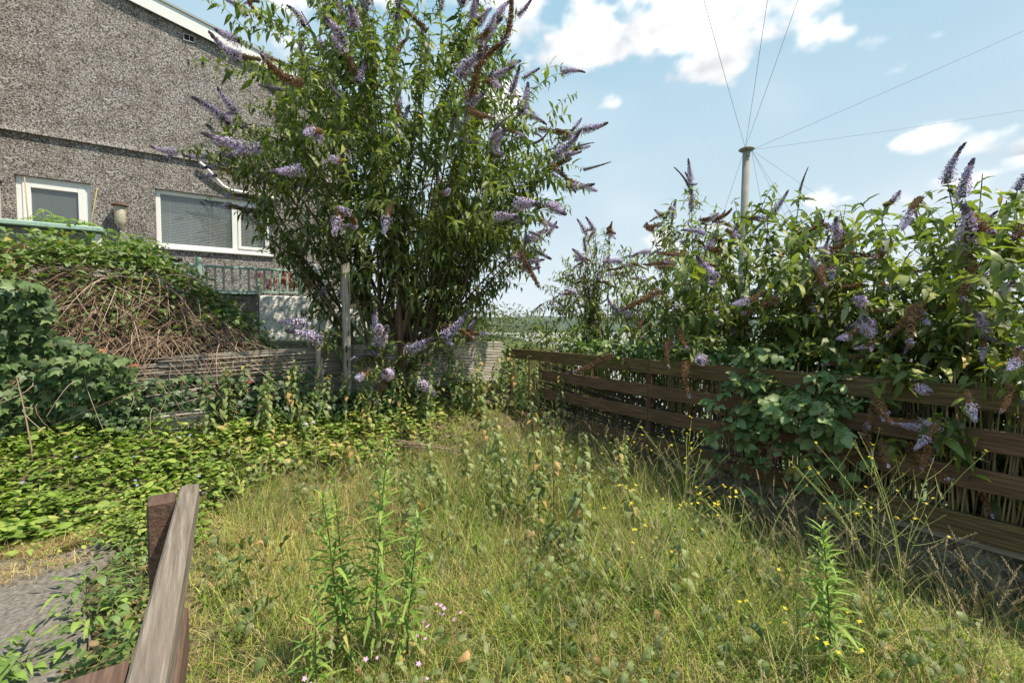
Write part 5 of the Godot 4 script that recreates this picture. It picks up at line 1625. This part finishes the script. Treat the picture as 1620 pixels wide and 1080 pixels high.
func herbs() -> void:
	# broad leaved herbs low in the grass
	var low := []
	for i in 240:
		var cu := rf(0.3, 5.0)
		var cv := rf(0.15, 4.0)
		for k in rng.randi_range(8, 26):
			var u := cu + rng.randfn(0.0, 0.09)
			var v := cv + rng.randfn(0.0, 0.09)
			var c: Color = M.weed_col[tone_pick([3, 4, 3, 0.5, 0.3])] * rf(0.6, 1.1)
			low.append([leaf_xf(V(u, v, H(u, v) + rf(0.03, 0.22)), any_dir(-0.3, 0.6), loose_up(0.7), rf(0.5, 1.1)), c])
	tag(scatter("broad_leaved_herbs", nettle_leaf[1], M.foliage, low), "broad leaved herbs scattered low through the grass plot", "herbs")
	low = []
	for i in 60:
		var cu := rf(2.2, 4.3)
		var cv := rf(-0.5, -0.14)
		for k in rng.randi_range(10, 22):
			var u := cu + rng.randfn(0.0, 0.08)
			var v := cv + rng.randfn(0.0, 0.05)
			var c: Color = [L(0.1, 0.17, 0.04), L(0.16, 0.24, 0.06), L(0.24, 0.3, 0.08), L(0.3, 0.2, 0.09)][tone_pick([3, 4, 3, 0.8])] * rf(0.7, 1.15)
			low.append([leaf_xf(V(u, v, 0.06 + absf(rng.randfn(0.0, 0.09))), any_dir(-0.3, 0.7), loose_up(0.7), rf(0.5, 1.2)), c])
	tag(scatter("path_edge_growth", small_leaf[1], M.foliage, low), "mixed low leaves crowding the strip between concrete path and handrail", "herbs")
	# tall fresh weeds in front
	lush_weed(V(2.05, 0.66, 0), 1.08, Vector3(0.06, 0, 0.05), "tallest fresh green willow weed, middle of the three in the foreground", 150)
	lush_weed(V(2.14, 0.53, 0), 0.86, Vector3(-0.08, 0, 0.06), "fresh green willow weed left of the tallest one", 125)
	lush_weed(V(2.13, 0.555, 0), 0.93, Vector3(-0.03, 0, -0.08), "slender willow weed close beside the tallest, leaning right", 110, 0.85)
	lush_weed(V(1.97, 0.78, 0), 0.7, Vector3(0.09, 0, -0.04), "shorter willow weed to the right of the tallest one", 120)
	lush_weed(V(2.02, 0.40, 0), 0.38, Vector3(0.0, 0, 0.02), "small young willow weed beside the handrail, lowest of them", 40)
	lush_weed(V(0.82, 2.3, 0), 0.7, Vector3(-0.05, 0, -0.03), "fresh green willow weed on its own at the lower right", 140, 1.1)
	# pale weeds with drooping leaves standing in the grass
	var list := [
		[2.95, 1.98, 0.86, "pale drooping weed with dark bare stem in the centre of the grass", 0.45], [2.7, 2.14, 1.02, "tallest pale drooping weed at right of centre, full of leaves", 0.3],
		[2.72, 2.3, 0.95, "second pale weed crowded against the tallest one", 0.4], [2.2, 2.1, 0.86, "pale weed on a long bare dark stem in front of the fence post", 0.3], [3.35, 1.58, 0.7, "withered weed with few leaves left of centre", 0.5],
		[3.5, 1.98, 0.62, "grey withered weed behind the central one", 0.45], [2.75, 3.1, 0.62, "small weed at the foot of the board fence near the middle post", 0.3], [2.3, 2.75, 0.55, "leaning weed among yellow flowers below the board fence", 0.3],
		[4.6, 4.0, 1.0, "leafy weed growing up through the far boards of the right fence", 0.1], [5.1, 3.95, 0.95, "yellowing weed in the corner where the fences meet", 0.1], [1.5, 2.15, 0.5, "low dusty weed in the lower middle of the grass", 0.3], [5.35, 4.02, 0.85, "weed climbing beside the far end of the top board", 0.1]]
	for k in list:
		weed("pale_weed", V(k[0], k[1], H(k[0], k[1])), k[2], Vector3(rf(-0.1, 0.1), 0, rf(-0.1, 0.1)), k[3], "weed", {"bare": k[4], "leaf": 1.3, "gap": 0.03, "miss": 0.2, "thick": 0.0052, "tones": [1, 3, 5, 1.0, 0.4]})
	# weeds at the foot of the back fence: four kinds, copied
	var protos := []
	for i in 5:
		var u := 5.45 + rf(-0.1, 0.25)
		var v := 0.25 + i * 0.72
		protos.append(weed("fence_weed", V(u, v, H(u, v) - 0.02), rf(0.6, 0.85), Vector3(rf(-0.15, 0.15), 0, rf(0.0, 0.2)), "young weed with pointed yellowing leaves at the foot of the slatted fence", "weed", {"bare": 0.1, "leaf": 1.3, "gap": 0.032, "tones": [3, 4, 2.5, 1.2 if i % 2 == 0 else 0.4, 0.5], "head": i == 1, "stem": M.greenstem, "group": "weeds along the slatted fence"}))
	for i in 44:
		var u := 5.3 + rf(0.0, 0.5)
		var v := 0.2 + i * 0.09 + rf(-0.1, 0.1)
		if v > 3.95: continue
		copy(protos[i % 5], V(u, v, H(u, v) - 0.02), rf(0, TAU), rf(0.7, 1.1) + 0.25 * sm(2.2, 3.6, v))
	for i in 20:
		var u := rf(2.2, 4.9)
		var v := rf(1.2, 3.9)
		copy(protos[i % 5], V(u, v, H(u, v) - 0.03), rf(0, TAU), rf(0.6, 1.0), "pale young weed scattered through the grass in the middle of the plot", "weeds scattered through the grass")
	# weeds by the path
	var al := thing("lady_mantle", V(4.15, -0.42, 0.1), "lime yellow frothy plant at the end of the concrete path", "plant")
	var items := []
	for i in 520:
		var p := Vector3(rng.randfn(0, 0.13), 0.05 + absf(rng.randfn(0.0, 0.12)), rng.randfn(0, 0.16))
		items.append([leaf_xf(p, any_dir(-0.2, 0.9), loose_up(), rf(0.3, 0.6)), tone_pick([1, 2, 3])])
	leaf_set(al, items, [small_leaf[0]], tones([L(0.3, 0.34, 0.06), L(0.38, 0.4, 0.09), L(0.22, 0.3, 0.05)], 0.7, L(0.5, 0.55, 0.15)), [L(0.3, 0.34, 0.06), L(0.38, 0.4, 0.09), L(0.22, 0.3, 0.05)])
	var pw := [[3.9, -0.3, 0.3, "leafy weed leaning over the path edge beside the rail post"], [3.35, -0.5, 0.26, "sprawling jagged weed on the concrete, largest of the path weeds"], [2.95, -0.42, 0.22, "jagged weed halfway along the path edge"], [2.8, -0.62, 0.16, "small weed in the path near the lower left corner"], [2.75, -0.72, 0.22, "upright little weed at the lower left corner"], [3.6, -0.28, 0.28, "weed in the gap between path and edging board"], [3.1, -0.22, 0.3, "thin weed tight against the handrail's left side"]]
	for k in pw:
		var root := thing("path_weed", V(k[0], k[1], 0.1), k[3], "weed")
		for i in 34:
			var a := rf(0, TAU)
			var r: float = k[2] * rf(0.15, 0.9)
			var p := Vector3(cos(a) * r * 0.8, rf(0.01, k[2] * 0.7), sin(a) * r)
			put("leaf", [strap_leaf[0], small_leaf[1], nettle_leaf[0]][rng.randi() % 3], M.lush[rng.randi() % 3] if rng.randf() < 0.6 else M.bram[2], root, leaf_xf(p, (Vector3(cos(a), rf(0.0, 0.6), sin(a))).normalized(), Vector3.UP, rf(0.6, 1.05)))
		var st := soft_st()
		for i in 7:
			var a := rf(0, TAU)
			tube(st, bez(Vector3.ZERO, Vector3(cos(a) * 0.04, k[2] * 0.5, sin(a) * 0.04), Vector3(cos(a) * k[2] * 0.7, k[2] * rf(0.3, 0.9), sin(a) * k[2] * 0.7), 4), 0.0028, 0.0015, 4)
		put("stems", done(st), M.greenstem, root)
	var dl := thing("fallen_leaf", V(3.25, -0.22, 0.13), "single curled russet leaf lying by the path edge", "leaf")
	put("leaf", leaf_mesh(0.09, 0.05, "ovate", 0.5, 1.6, 5), plain(L(0.26, 0.1, 0.05), 0.8), dl, leaf_xf(Vector3.ZERO, Vector3(1, 0.1, 0.3).normalized(), Vector3.UP, 1.0))
	# wiry yellow-flowered stems
	var yl := [[2.7, 3.0, 0.75, "yellow flowered wiry weed standing before the fence post, farthest of its kind"], [2.1, 3.1, 0.85, "yellow flowered wiry weed with tall twin stems below the board fence"], [1.2, 3.55, 0.85, "tall yellow flowered stem crossing the lower boards left of the plank"], [0.95, 3.2, 0.85, "yellow flowered wiry weed in front of the grey plank"], [0.75, 2.95, 0.95, "yellow flowered weed arching to the right edge"], [1.3, 2.6, 0.7, "bushy yellow flowered weed behind the lone willow weed"], [1.6, 2.0, 0.6, "low yellow flowered tangle in the right foreground"], [1.9, 2.5, 0.65, "yellow flowered weed sprawling left of the lone willow weed"], [0.9, 2.0, 0.45, "yellow flowered wisps at the bottom right of centre"]]
	var ym := petal_flower(4, 0.008, 0.007, Color(0.7, 0.6, 0.05), Color(0.6, 0.45, 0.03))
	var yst := plain(L(0.3, 0.33, 0.1), 0.7)
	for k in yl:
		var root := thing("yellow_weed", V(k[0], k[1], H(k[0], k[1])), k[3], "weed")
		for s in 6:
			var a := rf(0, TAU)
			var h: float = k[2] * rf(0.7, 1.1)
			var tip := Vector3(cos(a) * rf(0.1, 0.45), h, sin(a) * rf(0.1, 0.45))
			var c := Vector3(-cos(a) * 0.05, h * 0.5, -sin(a) * 0.05)
			var st := soft_st()
			st.set_color(Color.WHITE)
			tube(st, bez(Vector3(0, -0.03, 0), c, tip, 9), 0.0026, 0.0013, 4)
			var fl := [tip]
			for b in 4:
				var t := rf(0.45, 0.9)
				var p := Vector3.ZERO.lerp(c, t).lerp(c.lerp(tip, t), t)
				var aa := rf(0, TAU)
				var e := p + Vector3(cos(aa) * rf(0.06, 0.2), rf(0.06, 0.2), sin(aa) * rf(0.06, 0.2))
				tube(st, bez(p, p.lerp(e, 0.5) - Vector3(0, 0.02, 0), e, 4), 0.0015, 0.001, 3)
				if b < 2: fl.append(e)
			for b in 16:
				var t := b / 16.0
				var p := Vector3.ZERO.lerp(c, t).lerp(c.lerp(tip, t), t)
				var aa := b * 2.4
				if t > 0.45: leaf_into(st, Transform3D(along(Vector3(cos(aa), 1.6, sin(aa)).normalized()), p), 0.022, 0.003, "strap", 0.1, 0.1, 2, Color.WHITE, Color.WHITE)
			put("stem", done(st), yst, root)
			for f in fl:
				var fs := put("flower", ym, M.flower, root, leaf_xf(f, loose_up(), Vector3.FORWARD, rf(1.0, 1.5)))
				if rng.randf() < 0.6:
					put("flower", ym, M.flower, root, leaf_xf(f + Vector3(rf(-0.012, 0.012), rf(-0.01, 0.012), rf(-0.012, 0.012)), loose_up(0.9), Vector3.FORWARD, rf(0.8, 1.2)))
	# pink flowers low in the grass
	var pk := petal_flower(5, 0.012, 0.009, Color(0.62, 0.26, 0.5), Color(0.7, 0.5, 0.62))
	var spots := [[1.83, 0.80, 0.3, "pink flower cluster in the grass right of the willow weeds, largest of them"], [1.72, 0.76, 0.22, "pink flower just below the largest pink cluster"], [1.78, 0.95, 0.28, "pink flower farthest right in the foreground grass"], [1.9, 0.58, 0.25, "pink flower at the foot of the middle willow weed"], [1.64, 0.66, 0.2, "pink flower at the bottom edge of the picture"], [1.86, 0.36, 0.2, "pink flower near the handrail"], [2.25, 0.83, 0.28, "pink flower behind the shorter willow weed"], [1.9, 0.93, 0.3, "pale pink flower pair above the largest cluster"]]
	for k in spots:
		var root := thing("pink_flower", V(k[0], k[1], H(k[0], k[1])), k[3], "flower")
		var n := 5 if k[2] == 0.3 else 2
		var st := soft_st()
		for i in n:
			var tip := Vector3(rf(-0.04, 0.04), k[2] + rf(-0.05, 0.03), rf(-0.04, 0.04))
			tube(st, bez(Vector3.ZERO, tip * 0.5 + Vector3(0.02, 0.03, 0), tip, 5), 0.0016, 0.001, 4)
			put("bloom", pk, M.flower, root, leaf_xf(tip, (loose_up(0.5) + Vector3(-0.3, 0, 0.3)).normalized(), Vector3.FORWARD, rf(0.7, 1.1)))
		put("stem", done(st), M.greenstem, root)
	# dandelion clocks on the bank
	for k in [[5.2, 0.98, 0.28, "white dandelion clock on the bank, left of a pair"], [5.2, 1.05, 0.3, "white dandelion clock on the bank, right of a pair"], [5.35, 1.25, 0.34, "white dandelion clock standing a little apart on the bank"]]:
		var root := thing("dandelion_clock", V(k[0], k[1], H(k[0], k[1])), k[3], "flower")
		var st := soft_st()
		tube(st, bez(Vector3.ZERO, Vector3(0.01, k[2] * 0.5, 0), Vector3(0, k[2], 0), 4), 0.002, 0.0016, 4)
		put("stem", done(st), M.greenstem, root)
		var cs := flat_st()
		for i in 90:
			var y := 1.0 - 2.0 * (i + 0.5) / 90.0
			var s := sqrt(1.0 - y * y)
			var d := Vector3(cos(i * 2.4) * s, y, sin(i * 2.4) * s)
			var b := along(d)
			tri(cs, Vector3(0, k[2], 0) + d * 0.004, Vector3(0, k[2], 0) + d * 0.02 + b.x * 0.004, Vector3(0, k[2], 0) + d * 0.02 - b.x * 0.004)
			tri(cs, Vector3(0, k[2], 0) + d * 0.02 + b.z * 0.005, Vector3(0, k[2], 0) + d * 0.02 - b.x * 0.005, Vector3(0, k[2], 0) + d * 0.022 + b.x * 0.005)
		put("seed_head", done(cs), plain(L(0.62, 0.62, 0.58), 0.9), root)
	# dead stalks lying on the bank edge
	for k in [[4.75, 2.3, "bundle of dead stalks lying on the bank in front of the slatted panel"]]:
		var root := thing("dead_stalks", V(k[0], k[1], H(k[0], k[1]) + 0.1), k[2], "stalks")
		for i in 9:
			var st := soft_st()
			var a := Vector3(rf(-0.5, -0.3), rf(0.12, 0.22), rf(-0.25, -0.1))
			var e := Vector3(rf(0.2, 0.5), rf(-0.05, 0.05), rf(0.1, 0.3))
			tube(st, bez(a, a.lerp(e, 0.5) + Vector3(0, rf(0.0, 0.08), 0), e, 5), 0.004, 0.002, 4)
			put("stalk", done(st), M.deadstem[i % 4], root)

# ---------------------------------------------------------------- the scene
func _ready() -> void:
	rng.seed = 20240
	noise_a.seed = 3
	noise_a.frequency = 0.05
	noise_b.seed = 8
	noise_b.frequency = 0.35
	noise_b.fractal_octaves = 3
	var cam := Camera3D.new()
	cam.name = "camera"
	cam.position = EYE
	cam.rotation = Vector3(deg_to_rad(-2.35), deg_to_rad(-34.9), 0)
	cam.fov = 72.98
	cam.near = 0.05
	cam.far = 6000.0
	cam.current = true
	add_child(cam)
	var env := Environment.new()
	env.background_mode = Environment.BG_SKY
	var sky := Sky.new()
	var pano := PanoramaSkyMaterial.new()
	pano.panorama = sky_panorama()
	sky.sky_material = pano
	env.sky = sky
	env.background_energy_multiplier = 1.0
	env.tonemap_mode = Environment.TONE_MAPPER_LINEAR
	env.tonemap_exposure = 2.35
	env.ssao_enabled = true
	env.ssil_enabled = true
	env.sdfgi_enabled = true
	var we := WorldEnvironment.new()
	we.name = "environment"
	we.environment = env
	add_child(we)
	var sun := DirectionalLight3D.new()
	sun.name = "sun"
	sun.light_energy = 1.03
	sun.light_color = Color(1.0, 0.955, 0.87)
	sun.light_angular_distance = 0.5
	sun.shadow_enabled = true
	var az := deg_to_rad(136.0)
	var el := deg_to_rad(60.0)
	var towards := Vector3(sin(az) * cos(el), sin(el), -cos(az) * cos(el))
	sun.look_at_from_position(towards * 50.0, Vector3.ZERO, Vector3.UP)
	add_child(sun)

	build_materials()
	plant_meshes()
	more_meshes()
	ground()
	house()
	pole_and_wires()
	fences()
	shrubs()
	meadow()
	herbs()
